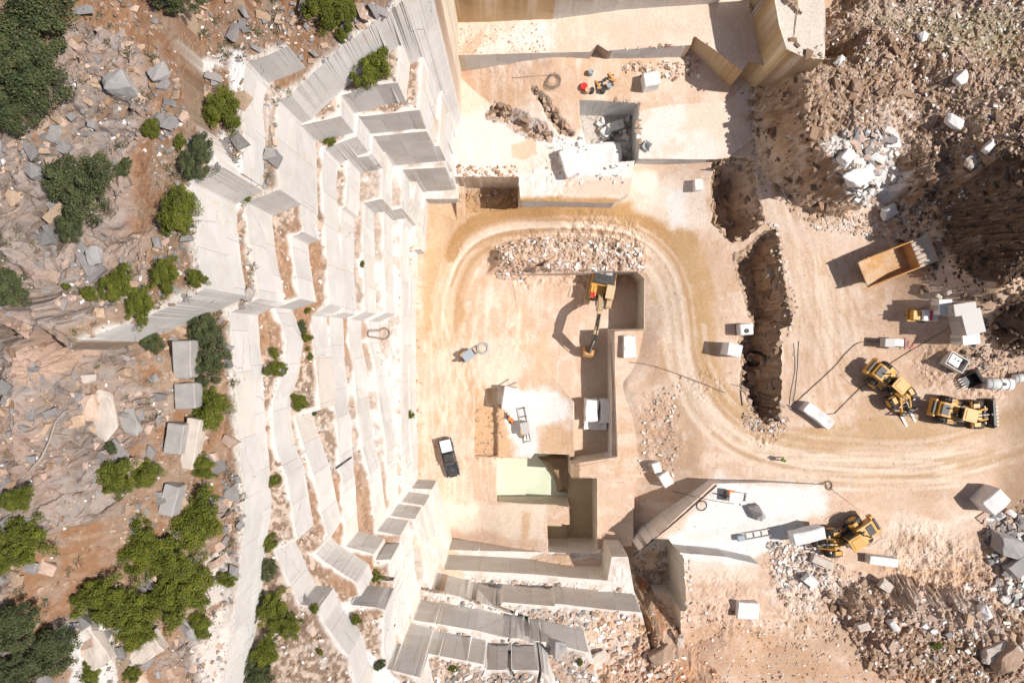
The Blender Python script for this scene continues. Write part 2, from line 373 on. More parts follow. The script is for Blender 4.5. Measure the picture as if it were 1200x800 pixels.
# the lower benches south of the fault are dusted white, the upper ones hold brown rubble
tw = np.where(isl, sstep(.12, .55, LIPD + (n2 - .5) * .9) * sstep(.36, .55, n1 * .4 + n2 * .6 + (rubw - .5) * .35) * np.clip(rubw * 1.25, 0, 1), 0)
mixin(isl * 1.0, c3(.66,.61,.57)); mixin(isl * sstep(.5, .7, n2) * .5, c3(.60,.50,.43))
mixin(tw, RUB); mixin(tw * sstep(.45, .6, n3) * .7, c3(.62,.50,.42)); mixin(tw * sstep(.55, .75, n1), c3(.34,.20,.12))
# hillside: red soil, pale scree and grey bedrock
hs = hill
mixin(hs * 1.0, SOIL); mixin(hs * sstep(.44, .58, n2) * .7, c3(.31,.225,.165)); mixin(hs * sstep(.6, .8, fbm(X, Y, 3, 104)) * .8, c3(.27,.22,.16))
mixin(hs * sstep(.56, .66, n3) * .3, c3(.48,.37,.29))
rk = hs * rockw * HILLW
rc = ROCKG + (HC1[..., None] - .5) * c3(.12,.10,.09) + (HC2[..., None] - .5) * .10 + (HRID[..., None] - .6) * c3(.24,.19,.17)
mixin(rk * .95, rc); mixin(rk * sstep(.5, .62, NF(3, 4)) * .5, c3(.38,.27,.21)); mixin(rk * sstep(.52, .60, n3 * .5 + n2 * .5) * .22, c3(.44,.39,.35))
mixin(rk * (1 - sstep(.0, .07, HE1)) * .5, c3(.15,.10,.075)); mixin(rk * (1 - sstep(.25, .45, HRID)) * .7, c3(.36,.20,.12))
mixin(hs * .25, c3(.14,.085,.055))
# rim of the top terraces is pale broken marble
mixin(hs * (1 - sstep(.1, .8, LIPD + (n2 - .5))) , c3(.60,.55,.50))
# right hill
mr = (LVL >= 40) & (LVL <= 46)
mixin(mr * 1.0, c3(.34,.22,.14)); mixin(mr * sstep(.5, .65, n2) * .6, c3(.48,.36,.28)); mixin(mr * sstep(.58, .68, n3) * .7, c3(.60,.50,.42)); mixin(mr * (1 - sstep(0, .08, RE1)) * .5, c3(.16,.10,.07))
mixin((LVL == 41) * .85, c3(.15,.10,.068)); mixin((LVL == 41) * sstep(.4, .7, fbm(X * .5 + Y * .9, Y * 0 + X * .2, 2.5, 108)) * .8, c3(.08,.052,.036)); mixin((LVL == 36) * 1.0, c3(.40,.29,.235)); mixin((LVL == 35) * 1., c3(.28,.19,.12)); mixin((LVL == 37) * 1., c3(.22,.16,.12))  # dark right slope: brown earth, with the shade of its hollows painted in
mixin((LVL == 43) * 1.0, c3(.55,.38,.28)); mixin((LVL == 43) * sstep(.5, .6, n2), c3(.45,.22,.11))
mixin((LVL == 45) * 1.0, c3(.66,.58,.50))
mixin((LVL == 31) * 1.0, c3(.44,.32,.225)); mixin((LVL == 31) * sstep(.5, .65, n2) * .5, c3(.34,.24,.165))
mixin((LVL == 29) * 1.0, c3(.42,.26,.14)); mixin((LVL == 28) * 1.0, c3(.50,.45,.40)); mixin((LVL == 25) * 1.0, c3(.58,.38,.22)); mixin((LVL == 34) * 1.0, c3(.34,.28,.24)); mixin((LVL == 34) * sstep(.6, .66, n3), c3(.6,.55,.5))
mixin((LVL == 27) * 1.0, c3(.50,.40,.27))
mixin((LVL == 22) * 1.0, c3(.6,.5,.4)); mixin((LVL == 20) * .55, PALE); mixin((LVL == 20) * sstep(.45, .65, fbm(X, Y, 4, 109)) * .6, WHITE)
mixin((LVL == 21) * .45, PALE); 

def area(pts, col, s=1.0, feather=.6, noise=.8, sc=1.2, seed=1, only=None):
    """a patch of other material lying on the ground"""
    L = hitw(pts); ins = inside(L); D, _, _ = nearest(L, feather * 2 + 1.5, closed=True)
    sg = np.where(ins, D, -D) + (NF(min((.35, .8, 1.2, 2, 3), key=lambda q: abs(q - sc)), seed) - .5) * 2 * noise
    m = sstep(-feather, feather, sg) * s
    if only is not None: m = m * only
    mixin(m, np.array(col))
def band(pts, width, col, s=1.0, soft=.5, sc=3.0, seed=1, breakup=.5):
    L = hitw(pts); L = smooth(L); D, _, _ = nearest(L, width + soft * 2)
    m = (1 - sstep(width / 2, width / 2 + soft, D + (NF(.8, seed) - .5) * soft)) * s
    if breakup: m = m * (1 - breakup * sstep(.45, .6, NF(min((.8, 1.2, 2, 3), key=lambda q: abs(q - sc)), seed)))
    mixin(m, np.array(col))
def smooth(P, n=6):
    out = []
    Q = [P[0]] + list(P) + [P[-1]]
    for i in range(1, len(Q) - 2):
        a, b, c, d = map(np.array, (Q[i - 1], Q[i], Q[i + 1], Q[i + 2]))
        for j in range(n):
            t = j / n
            out.append(.5 * ((2 * b) + (-a + c) * t + (2 * a - 5 * b + 4 * c - d) * t * t + (-a + 3 * b - 3 * c + d) * t ** 3))
    out.append(np.array(P[-1])); return np.array(out)

floorm = (LVL < 20) | (LVL == 24) | (LVL == 32) | (LVL == 20)
# orange earth round the loop road
area([(500,240),(545,240),(560,262),(530,300),(512,380),(495,385),(495,300)], (.56,.36,.20), .6, 1.0, 1.0, 1.6, 2)
area([(512,340),(538,338),(545,372),(520,392),(500,388)], (.44,.25,.095), .95, .5, .5, 1, 3)
area([(498,290),(510,300),(508,380),(498,385)], (.56,.36,.18), .6, .5, .5, 1, 4)
loop = [(518,385),(520,350),(530,315),(552,285),(590,268),(650,264),(710,266),(755,280),(785,310),(800,350),(806,400),(815,440),(838,480),(875,510),(930,528),(1000,536),(1080,537),(1150,522),(1215,500)]
band(loop, 4.6, (.50,.325,.19), .75, 1.0, 4, 1, .45)
band(loop, 2.2, (.70,.54,.42), .6, .8, 3, 2, .3)
outer = [(528,300),(545,270),(585,252),(640,246),(700,246),(750,250),(775,262)]
band(outer, 1.3, (.42,.24,.10), .95, .5, 3, 2, .1)
band([(735,250),(765,256),(785,275),(800,285)], 2.8, (.44,.26,.12), .95, .8, 2, 3, .3)
band([(640,268),(700,271),(745,280),(768,292),(785,312)], 1.4, (.42,.25,.11), .95, .5, 3, 4, .2)
band([(800,290),(815,330),(820,380),(824,425),(838,462),(862,488)], 3.2, (.50,.32,.17), .9, .9, 2.2, 5, .4)
band([(806,370),(808,400),(812,440)], 1.4, (.52,.34,.18), .7, .5, 2, 6, .3)
band([(860,495),(900,512),(960,516),(1030,504),(1090,500)], 2.4, (.48,.31,.17), .85, .9, 2.5, 7, .4)
band([(1030,500),(1090,497),(1150,500),(1210,480)], 1.4, (.54,.37,.22), .7, .7, 2, 8, .4)
band([(780,404),(781,430)], .9, (.56,.38,.22), .8, .4, 3, 9, 0)
area([(764,338),(774,334),(777,346),(770,356),(762,350)], (.60,.43,.28), .8, .3, .3, 1, 10)
def offs(pts, d):
    P = np.array(pts, float); T = np.gradient(P, axis=0); T /= np.linalg.norm(T, axis=1)[:, None]; return [tuple(q) for q in P + np.stack([-T[:, 1], T[:, 0]], 1) * d]
def part(pts, a, b_): return smooth(np.array(pts, float))[int(a * (len(pts) - 1) * 6):int(b_ * (len(pts) - 1) * 6) + 2][::4]
rt_ = random.Random(11)
for k in range(34):          # overlapping wheel tracks of trucks and loaders
    a_ = rt_.uniform(0, .6); e_ = a_ + rt_.uniform(.25, .6); q = part(loop, a_, min(1, e_)); d0 = rt_.gauss(0, 9)
    if len(q) < 3: continue
    for d1 in (0, 15): band(offs(q, d0 + d1), rt_.uniform(.14, .4), rt_.choice([(.76,.61,.49), (.78,.64,.53), (.42,.26,.14), (.48,.30,.17)]), rt_.uniform(.35, .75), .2, 3, 11 + k, .5)
for k in range(46):          # crossing wheel marks on the pit floor and the flat ground right of the trench
    if k % 2: x0, y0, x1, y1 = rt_.uniform(510, 620), rt_.uniform(330, 400), rt_.uniform(500, 640), rt_.uniform(470, 620)
    else: x0, y0, x1, y1 = rt_.uniform(870, 960), rt_.uniform(120, 260), rt_.uniform(930, 1060), rt_.uniform(400, 500)
    q = [(x0, y0), ((x0 + x1) / 2 + rt_.gauss(0, 14), (y0 + y1) / 2), (x1, y1)]; cq = rt_.choice([(.74,.60,.49), (.46,.30,.18), (.50,.34,.22)])
    for d1 in (0, 14): band(offs(q, d1), rt_.uniform(.12, .3), cq, rt_.uniform(.25, .55), .2, 2, 60 + k, .6)
for k in range(26):      # faint wheel streaks where machines turn
    x0 = random.uniform(930, 1010); y0 = random.uniform(260, 330); dx = random.uniform(-5, 30)
    band([(x0, y0), (x0 + dx * .4, y0 + 60), (x0 + dx, y0 + 130)], .12, random.choice([(.74,.60,.48), (.52,.37,.25)]), .35, .2, 3, 40 + k, .4)
for k in range(14):
    x0 = random.uniform(500, 545)
    band([(x0, 400), (x0 + random.uniform(-6, 6), 480), (x0 + random.uniform(-8, 8), 590)], .12, random.choice([(.76,.62,.50), (.56,.41,.29)]), .35, .2, 3, 70 + k, .4)
for k in range(16):
    y0 = random.uniform(505, 575); x0 = random.uniform(860, 960)
    band([(x0, y0), (x0 + 100, y0 + random.uniform(0, 8)), (x0 + 210, y0 + random.uniform(-12, 6))], .14, random.choice([(.78,.64,.52), (.50,.35,.22)]), .4, .2, 3, 90 + k, .4)
area([(700,210),(760,200),(830,215),(828,262),(790,270),(740,238)], (.76,.66,.58), .7, .8, 1.2, 2, 11)
area([(782,222),(800,222),(806,262),(786,268)], WHITE, .8, .5, .5, 1, 12)
area([(585,462),(640,455),(672,470),(668,500),(640,498),(628,532),(608,532),(596,500)], WHITE, .95, .6, .8, 1.4, 13)
area([(560,400),(600,395),(612,440),(580,455),(556,440)], (.72,.60,.50), .6, .6, .8, 1.4, 14)
area([(628,400),(640,385),(648,440),(640,455),(622,445)], (.58,.40,.25), .6, .6, .5, 1, 15)
area([(555,475),(590,478),(598,535),(555,535)], (.55,.34,.19), .8, .4, .8, .8, 16)
area([(630,500),(665,490),(668,530),(632,530)], (.60,.40,.25), .7, .4, .6, .8, 17)
area([(683,388),(718,388),(718,534),(688,534)], (.48,.38,.31), .6, .3, .3, 1, 18)
area([(522,590),(640,590),(640,632),(524,630)], (.76,.64,.53), .8, .4, .6, 2, 19)
area([(612,600),(622,600),(618,632),(610,632)], (.55,.36,.20), .7, .3, .3, 1, 20)
area([(600,170),(628,162),(630,180),(612,188),(600,186)], (.52,.26,.05), 1, .15, .25, .6, 21)
area([(530,25),(570,30),(560,60),(535,62)], (.60,.35,.24), .8, .5, .6, 1, 22)
area([(560,60),(620,20),(655,25),(640,58),(570,62)], WHITE, .6, .8, 1.2, 2, 23)
area([(537,118),(640,128),(660,165),(640,190),(540,205)], WHITE, .45, .8, 1.2, 2, 24)
area([(650,165),(735,165),(738,205),(660,215)], WHITE, .8, .5, .6, 1, 25)
area([(660,205),(740,210),(760,232),(660,232)], (.62,.46,.36), .7, .4, .6, 1, 26)
area([(800,140),(840,100),(880,130),(895,200),(930,270),(900,280),(850,190)], (.70,.57,.47), .6, .8, 1.2, 2, 27)
area([(960,170),(985,155),(1040,165),(1062,205),(1045,235),(1010,240),(985,215)], WHITE, .8, .4, .8, .8, 28)
area([(900,260),(1000,262),(1010,290),(960,300)], (.64,.50,.42), .6, .5, .8, 1, 29)
area([(985,130),(1080,120),(1060,180),(1010,165)], (.58,.47,.40), .7, .7, 1.2, .8, 30)
area([(1000,0),(1200,0),(1200,40),(1100,50),(1010,35)], (.45,.37,.30), .6, .8, 1.4, 1, 31)
area([(1030,25),(1200,12),(1200,75),(1120,60)], (.25,.25,.11), .35, .8, 2.5, .7, 32)
area([(820,720),(900,740),(960,770),(1100,800),(820,815),(790,780)], (.50,.30,.185), .6, .8, 1.4, 1.2, 33)
area([(800,690),(860,690),(860,720),(800,720)], (.62,.44,.33), .6, .8, .8, 1, 34)
area([(905,590),(930,640),(900,690),(930,720),(990,690),(930,600)], (.70,.60,.53), .6, .8, 1.0, 1.5, 35)
area([(1060,690),(1160,700),(1180,740),(1110,745),(1050,720)], (.58,.48,.42), .7, .8, 1.2, .8, 36)
area([(1000,690),(1060,690),(1040,780),(960,760)], (.46,.31,.22), .7, .8, 1.2, .8, 37)
area([(1050,600),(1110,610),(1180,590),(1100,625),(1040,620)], (.78,.66,.56), .6, .4, .6, 1, 38)
area([(1000,560),(1060,560),(1090,600),(1010,600)], (.60,.42,.28), .45, .8, 1.2, 1, 39)
area([(735,700),(790,770),(760,800),(700,800),(690,740)], (.66,.50,.41), .6, .5, 1.0, .8, 40)
area([(700,710),(755,715),(755,745),(690,745)], (.60,.40,.27), .7, .5, .8, .8, 41)
area([(505,665),(540,668),(545,690),(515,692)], (.58,.36,.18), .55, .3, .5, .7, 42)
area([(480,650),(520,640),(520,600),(505,575)], (.74,.58,.45), .5, .5, .6, 1, 43)
area([(745,650),(836,560),(900,562),(958,566),(972,596),(930,622),(905,640),(885,662),(783,640)], WHITE, .95, .9, 1.4, 2, 44)
for q_ in range(9): area([(790+q_*15,590+(q_*37)%40),(812+q_*15,586+(q_*37)%40),(808+q_*15,604+(q_*37)%40)], (.60,.55,.52), .35, .5, .9, 1, 60+q_)
area([(797,650),(885,662),(892,680),(800,680)], (.72,.58,.48), .7, .3, .4, 1, 45)
area([(285,170),(290,70),(300,66),(300,200)], WHITE, .5, .3, .4, 1, 46)
area([(268,58),(288,60),(284,115),(270,115)], c3(.74,.73,.73), .9, .25, .3, .8, 47)
area([(228,65),(262,60),(268,80),(240,85)], c3(.74,.72,.71), .8, .25, .5, .8, 48)
area([(258,155),(278,150),(283,200),(262,215),(225,225),(232,208)], c3(.76,.73,.70), .8, .25, .5, .8, 49)
area([(80,745),(118,728),(132,740),(140,800),(82,800)], c3(.56,.54,.52), .9, .12, .12, .8, 50)
area([(228,728),(268,710),(275,730),(262,800),(236,800)], c3(.58,.52,.48), .9, .2, .4, .8, 51)
area([(238,660),(268,640),(276,700),(240,715)], c3(.56,.52,.49), .8, .2, .4, .8, 52)
area([(10,360),(72,395),(75,440),(40,450),(8,440)], (.44,.30,.23), .8, .3, .5, .8, 53)
area([(0,470),(25,480),(60,540),(70,600),(30,560),(0,540)], (.33,.24,.20), .8, .3, .5, .8, 54)
area([(410,768),(374,712),(404,712),(428,747)], c3(.72,.71,.71), 1, .1, .1, 1, 55)
area([(415,770),(430,760),(470,800),(440,810)], c3(.72,.71,.71), .9, .1, .1, 1, 56)

mixin(sstep(58, 66, X + (n1 - .5) * 8) * .8, c3(.33,.22,.145)); mixin(sstep(54, 62, np.abs(Y) + (n1 - .5) * 8) * (X > -5) * .7, c3(.36,.25,.17))
# colour of the vertical cuts
WC = np.zeros(X.shape + (3,)) + c3(.62,.605,.59)
def wallpaint(m, col, s=1.0):
    global WC
    m = (np.clip(m, 0, 1) * s)[..., None]; WC = WC * (1 - m) + np.array(col) * m
def wallarea(pts, D, col, s=1.0):
    wallpaint(inside(P_(pts, D)) * 1.0, col, s)
wallarea([(495,-60),(535,-60),(540,70),(505,90)], 72, (.60,.50,.36), .7)
wallpaint(((LVL == 22) | ((LVL == 21) & (Y > 46 - 0) )) * 1.0, (.55,.46,.34), .8)
wallarea([(500,-60),(660,-60),(650,10),(500,10)], 76, (.56,.37,.17), .8)
wallarea([(800,30),(880,30),(890,120),(800,120)], 82, (.46,.29,.14), .9)
wallarea([(690,40),(716,40),(716,80),(690,80)], 81, (.30,.20,.15), .9)
wallpaint((LVL == 45) * 1.0, (.60,.44,.24), .9)
wallarea([(890,-40),(970,-40),(970,90),(900,90)], 78, (.60,.45,.25), .9)
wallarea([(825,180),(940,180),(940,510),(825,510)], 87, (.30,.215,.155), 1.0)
wallarea([(535,200),(612,200),(612,240),(535,240)], 85, (.55,.42,.30), .8)
wallarea([(590,300),(760,300),(765,390),(720,395),(715,540),(670,550),(660,500)], 91, (.60,.52,.44), .7)
wallarea([(550,530),(710,530),(715,660),(560,655)], 91, (.60,.50,.38), .8)
wallarea([(736,560),(846,560),(780,632),(770,660),(736,660)], 86, (.78,.72,.66), .9)  # platform's unlit wall painted paler, standing in for bounced light
wallarea([(775,625),(800,640),(800,720),(775,720)], 86, (.66,.60,.52), .9)
wallpaint(((LVL == 45) | (LVL == 22)) * sstep(.45, .6, NF(1.2, 5)), (.74,.66,.54), .7); wallpaint(((LVL == 45) | (LVL == 22)) * sstep(.5, .62, NF(.8, 8)), (.36,.23,.12), .6)
wallpaint(((LVL >= 101) & (LVL <= 105) & (Y < -14)) * 1.0, (.74,.72,.69), .9)  # lower bench faces painted paler, making up for light they lack
wallarea([(510,625),(720,625),(760,680),(500,670)], 87, (.74,.66,.56), .5)
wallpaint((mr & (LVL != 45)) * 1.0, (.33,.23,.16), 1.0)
WC = np.where(grow(grow(SNAP))[..., None], WC, K * .92)      # rough rock keeps its own colour on its steep sides
WC = WC * (1 + (fbm(X, Y, 2.5, 700)[..., None] - .5) * .18)

# ------------------------------------------------------------------ materials
def mat(name):
    m = bpy.data.materials.new(name); m.use_nodes = True
    t = m.node_tree; b = t.nodes['Principled BSDF']; b.inputs['Roughness'].default_value = .9; b.inputs['Specular IOR Level'].default_value = .2
    return m, t, b
def N(t, typ, **kw):
    n = t.nodes.new(typ)
    for k, v in kw.items():
        if k.startswith('i_'): n.inputs[int(k[2:])].default_value = v
        else: setattr(n, k, v)
    return n
def noise(t, vec, scale, detail=4, rough=.55, dist=0):
    n = t.nodes.new('ShaderNodeTexNoise'); n.inputs['Scale'].default_value = scale; n.inputs['Detail'].default_value = detail
    n.inputs['Roughness'].default_value = rough; n.inputs['Distortion'].default_value = dist
    if vec is not None: t.links.new(vec, n.inputs['Vector'])
    return n.outputs['Fac']
def ramp_(t, fac, a, b, ca=0.0, cb=1.0):
    m = t.nodes.new('ShaderNodeMapRange'); m.inputs[1].default_value = a; m.inputs[2].default_value = b; m.inputs[3].default_value = ca; m.inputs[4].default_value = cb
    t.links.new(fac, m.inputs[0]); return m.outputs[0]
def mixc(t, fac, A, B, mode='MIX'):
    m = t.nodes.new('ShaderNodeMix'); m.data_type = 'RGBA'; m.blend_type = mode; m.clamp_factor = True
    if isinstance(fac, (int, float)): m.inputs[0].default_value = fac
    else: t.links.new(fac, m.inputs[0])
    for i, v in ((6, A), (7, B)):
        if isinstance(v, tuple): m.inputs[i].default_value = (*v, 1) if len(v) == 3 else v
        else: t.links.new(v, m.inputs[i])
    return m.outputs[2]
def mul(t, a, b):
    m = t.nodes.new('ShaderNodeMath'); m.operation = 'MULTIPLY'
    for i, v in enumerate((a, b)):
        if isinstance(v, (int, float)): m.inputs[i].default_value = v
        else: t.links.new(v, m.inputs[i])
    return m.outputs[0]
def bump(t, b, h, strength=.5, dist=.05):
    n = t.nodes.new('ShaderNodeBump'); n.inputs['Strength'].default_value = strength; n.inputs['Distance'].default_value = dist
    t.links.new(h, n.inputs['Height']); t.links.new(n.outputs[0], b.inputs['Normal'])

def grey(t, f):
    c = t.nodes.new('ShaderNodeCombineColor')
    for i in range(3): t.links.new(f, c.inputs[i])
    return c.outputs[0]
def stone_wall_nodes(t, pos, basecol):
    """sawn marble: cloudy grey, ochre veins and runs, fine saw lines and thin cracks"""
    mp = N(t, 'ShaderNodeMapping'); mp.inputs['Scale'].default_value = (1, 1, .35); t.links.new(pos, mp.inputs[0]); sv = mp.outputs[0]
    cloud = noise(t, pos, .45, 5, .6, .6)
    col = mixc(t, 1.0, basecol, grey(t, ramp_(t, cloud, .3, .7, .90, 1.06)), 'MULTIPLY')
    mp2 = N(t, 'ShaderNodeMapping'); mp2.inputs['Scale'].default_value = (.9, .9, .06); t.links.new(pos, mp2.inputs[0])
    runs = noise(t, mp2.outputs[0], 1.3, 4, .6, .3)
    col = mixc(t, mul(t, ramp_(t, noise(t, pos, .5, 5, .65, 1.0), .56, .70), .35), col, (.60, .47, .36))
    vein = noise(t, pos, .28, 3, .5, 2.2); va = ramp_(t, vein, .49, .5, 0, 1); vb = ramp_(t, vein, .515, .505, 0, 1)
    vm = mul(t, mul(t, va, vb), ramp_(t, noise(t, pos, .12, 2), .48, .58))
    col = mixc(t, mul(t, vm, .55), col, (.58, .40, .22))
    mp3 = N(t, 'ShaderNodeMapping'); mp3.inputs['Scale'].default_value = (.05, .05, 7); t.links.new(pos, mp3.inputs[0])
    saw = noise(t, mp3.outputs[0], 1.0, 2, .5)
    col = mixc(t, 1.0, col, grey(t, ramp_(t, saw, .3, .7, .985, 1.01)), 'MULTIPLY')
    vo = t.nodes.new('ShaderNodeTexVoronoi'); vo.feature = 'DISTANCE_TO_EDGE'; vo.inputs['Scale'].default_value = .17
    wv = t.nodes.new('ShaderNodeVectorMath'); wv.operation = 'ADD'; nn = t.nodes.new('ShaderNodeTexNoise'); nn.inputs['Scale'].default_value = .9; nn.inputs['Detail'].default_value = 5
    t.links.new(pos, nn.inputs['Vector']); t.links.new(pos, wv.inputs[0]); t.links.new(nn.outputs['Color'], wv.inputs[1]); t.links.new(wv.outputs[0], vo.inputs['Vector'])
    crack = mul(t, ramp_(t, vo.outputs['Distance'], .004, .0015), ramp_(t, noise(t, pos, .2, 2), .5, .56))
    col = mixc(t, mul(t, crack, .75), col, (.16, .12, .09))
    sn = t.nodes.new('ShaderNodeSeparateXYZ'); gg = N(t, 'ShaderNodeNewGeometry'); t.links.new(gg.outputs['True Normal'], sn.inputs[0])
    sp = t.nodes.new('ShaderNodeSeparateXYZ'); t.links.new(pos, sp.inputs[0])
    def mth(op, *v):
        m_ = t.nodes.new('ShaderNodeMath'); m_.operation = op
        for i, q in enumerate(v):
            if isinstance(q, (int, float)): m_.inputs[i].default_value = q
            else: t.links.new(q, m_.inputs[i])
        return m_.outputs[0]
    side = mth('GREATER_THAN', mth('ABSOLUTE', sn.outputs[0]), .7)
    along = mth('ADD', mth('MULTIPLY', sp.outputs[1], side), mth('MULTIPLY', sp.outputs[0], mth('SUBTRACT', 1.0, side)))
    lvl_ = mth('MULTIPLY', mth('FLOOR', mth('DIVIDE', mth('ADD', sp.outputs[2], mth('MULTIPLY', sp.outputs[0], .3)), 5.6)), 7.31)
    w1 = mth('ADD', mth('MULTIPLY', along, .27), lvl_)
    vj = t.nodes.new('ShaderNodeTexVoronoi'); vj.voronoi_dimensions = '1D'; vj.feature = 'DISTANCE_TO_EDGE'; t.links.new(w1, vj.inputs['W']); vj.inputs['Scale'].default_value = 1.0
    vc = t.nodes.new('ShaderNodeTexVoronoi'); vc.voronoi_dimensions = '1D'; t.links.new(w1, vc.inputs['W']); vc.inputs['Scale'].default_value = 1.0
    joint = ramp_(t, vj.outputs['Distance'], .012, .005)
    sc_ = t.nodes.new('ShaderNodeSeparateColor'); t.links.new(vc.outputs['Color'], sc_.inputs[0])
    col = mixc(t, 1.0, col, grey(t, ramp_(t, sc_.outputs[0], 0, 1, .90, 1.06)), 'MULTIPLY')
    col = mixc(t, mul(t, ramp_(t, sc_.outputs[1], .72, .95), .30), col, (.66, .54, .42))
    col = mixc(t, mul(t, joint, .5), col, (.34, .28, .23))
    return col, runs, crack

M = {}
def terrain_material():
    m, t, b = mat('quarry_ground')
    geo = N(t, 'ShaderNodeNewGeometry'); pos = geo.outputs['Position']
    top = N(t, 'ShaderNodeVertexColor', layer_name='top').outputs[0]; wall = N(t, 'ShaderNodeVertexColor', layer_name='wall').outputs[0]
    sm = N(t, 'ShaderNodeVertexColor', layer_name='soft'); 
    sx = t.nodes.new('ShaderNodeSeparateXYZ'); t.links.new(geo.outputs['True Normal'], sx.inputs[0])
    isw = ramp_(t, sx.outputs[2], .42, .30)
    # ground: grit and small stones at several sizes
    g1 = noise(t, pos, 3.0, 6, .65); g2 = noise(t, pos, 14, 4, .7); g3 = noise(t, pos, .6, 4, .6)
    gcol = mixc(t, 1.0, top, grey(t, ramp_(t, g1, .3, .7, .88, 1.09)), 'MULTIPLY')
    gcol = mixc(t, 1.0, gcol, grey(t, ramp_(t, g2, .3, .7, .90, 1.07)), 'MULTIPLY')
    vo = t.nodes.new('ShaderNodeTexVoronoi'); vo.inputs['Scale'].default_value = 3.2; vo.inputs['Randomness'].default_value = 1; t.links.new(pos, vo.inputs['Vector'])
    peb = mul(t, ramp_(t, vo.outputs['Distance'], .30, .22), ramp_(t, g3, .50, .60))
    gcol = mixc(t, mul(t, peb, .14), gcol, (.78, .72, .66))
    wcol, runs, crack = stone_wall_nodes(t, pos, wall)
    rn = noise(t, pos, 1.8, 6, .7)
    col = mixc(t, isw, gcol, wcol)
    t.links.new(col, b.inputs['Base Color'])
    hgt = t.nodes.new('ShaderNodeMix'); hgt.data_type = 'FLOAT'; t.links.new(isw, hgt.inputs[0]); t.links.new(g1, hgt.inputs[2]); t.links.new(mul(t, crack, -.3), hgt.inputs[3])
    bump(t, b, hgt.outputs[0], .55, .12)
    b.inputs['Roughness'].default_value = .92
    return m
M['ground'] = terrain_material()

def tag(o, label=None, cat=None, group=None, kind=None):
    if label: o['label'] = label
    if cat: o['category'] = cat
    if group: o['group'] = group
    if kind: o['kind'] = kind
    return o
def link(o, parent=None):
    COL.objects.link(o)
    if parent is not None: o.parent = parent
    return o
def arrmesh(name, V, F, colors=None, m=None, smooth_=False, cname='tint'):
    me = bpy.data.meshes.new(name); k = F.shape[1]
    me.vertices.add(len(V)); me.vertices.foreach_set('co', V.astype(np.float32).ravel())
    me.loops.add(F.size); me.loops.foreach_set('vertex_index', F.astype(np.int32).ravel())
    me.polygons.add(len(F)); me.polygons.foreach_set('loop_start', np.arange(0, F.size, k, dtype=np.int32)); me.polygons.foreach_set('loop_total', np.full(len(F), k, np.int32))
    me.update(calc_edges=True)
    if colors is not None:
        for cn, c in (colors.items() if isinstance(colors, dict) else [(cname, colors)]):
            at = me.color_attributes.new(cn, 'FLOAT_COLOR', 'POINT')
            cc = np.ones((len(V), 4), np.float32); cc[:, :3] = c; at.data.foreach_set('color', cc.ravel())
    if m: me.materials.append(m)
    me.polygons.foreach_set('use_smooth', np.full(len(F), bool(smooth_)))
    return me

V = np.stack([X.ravel(), Y.ravel(), Z.ravel()], 1)
idx = np.arange(NX * NY).reshape(NY, NX)
F = np.stack([idx[:-1, :-1].ravel(), idx[:-1, 1:].ravel(), idx[1:, 1:].ravel(), idx[1:, :-1].ravel()], 1)
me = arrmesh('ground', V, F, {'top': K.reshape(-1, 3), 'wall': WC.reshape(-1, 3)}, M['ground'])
ground = link(bpy.data.objects.new('ground', me)); tag(ground, 'pale quarry ground with sawn marble benches, pits and rocky hillsides', kind='structure')
# land beyond the modelled site, out to the horizon
far = []
fb = bmesh.new()
ring0 = [(-60,-75),(95,-75),(95,75),(-60,75)]; ring1 = [(-900,-900),(900,-900),(900,900),(-900,900)]
zz = [(30, 6), (10, 6), (22, 22), (50, 40)]
va = [fb.verts.new((x, y, z)) for (x, y), z in zip(ring0, (43, 15, 18, 43))]; vb = [fb.verts.new((x, y, z)) for (x, y), z in zip(ring1, (30, 10, 25, 50))]
for i in range(4): fb.faces.new([va[i], va[(i + 1) % 4], vb[(i + 1) % 4], vb[i]])
fm = bpy.data.meshes.new('terrain'); fb.to_mesh(fm); fb.free()
m_, t_, b_ = mat('far_land'); t_.links.new(mixc(t_, noise(t_, N(t_, 'ShaderNodeNewGeometry').outputs['Position'], .05, 6), (.30,.20,.13), (.10,.11,.05)), b_.inputs['Base Color']); fm.materials.append(m_)
tag(link(bpy.data.objects.new('terrain', fm)), kind='structure')

# ------------------------------------------------------------------ materials of the objects
def plain(name, col, rough=.5, metal=0, dirt=.35, dirtcol=(.50,.38,.29), spec=.4, scale=2.5):
    m, t, b = mat(name)
    geo = N(t, 'ShaderNodeTexCoord').outputs['Object']
    f = noise(t, geo, scale, 6, .65)
    sx = t.nodes.new('ShaderNodeSeparateXYZ'); g = N(t, 'ShaderNodeNewGeometry'); t.links.new(g.outputs['Normal'], sx.inputs[0])
    c = mixc(t, 1.0, col, grey(t, ramp_(t, noise(t, geo, scale * 5, 3), .3, .7, .85, 1.1)), 'MULTIPLY')
    c = mixc(t, mul(t, ramp_(t, f, .40, .68), dirt), c, dirtcol)
    t.links.new(c, b.inputs['Base Color']); b.inputs['Roughness'].default_value = rough; b.inputs['Metallic'].default_value = metal; b.inputs['Specular IOR Level'].default_value = spec
    return m
M['yellow'] = plain('machine_yellow', (.66,.33,.03), .45, dirt=.6, dirtcol=(.46,.32,.20))
M['cream'] = plain('sun_faded_yellow', (.58,.42,.24), .55, dirt=.6)
M['dark'] = plain('dark_metal', (.03,.03,.033), .5, dirt=.3, dirtcol=(.22,.17,.13))
M['steel'] = plain('bare_steel', (.42,.40,.38), .4, .3, dirt=.5)
M['rubber'] = plain('tyre_rubber', (.035,.033,.032), .85, dirt=.75, dirtcol=(.24,.19,.155))
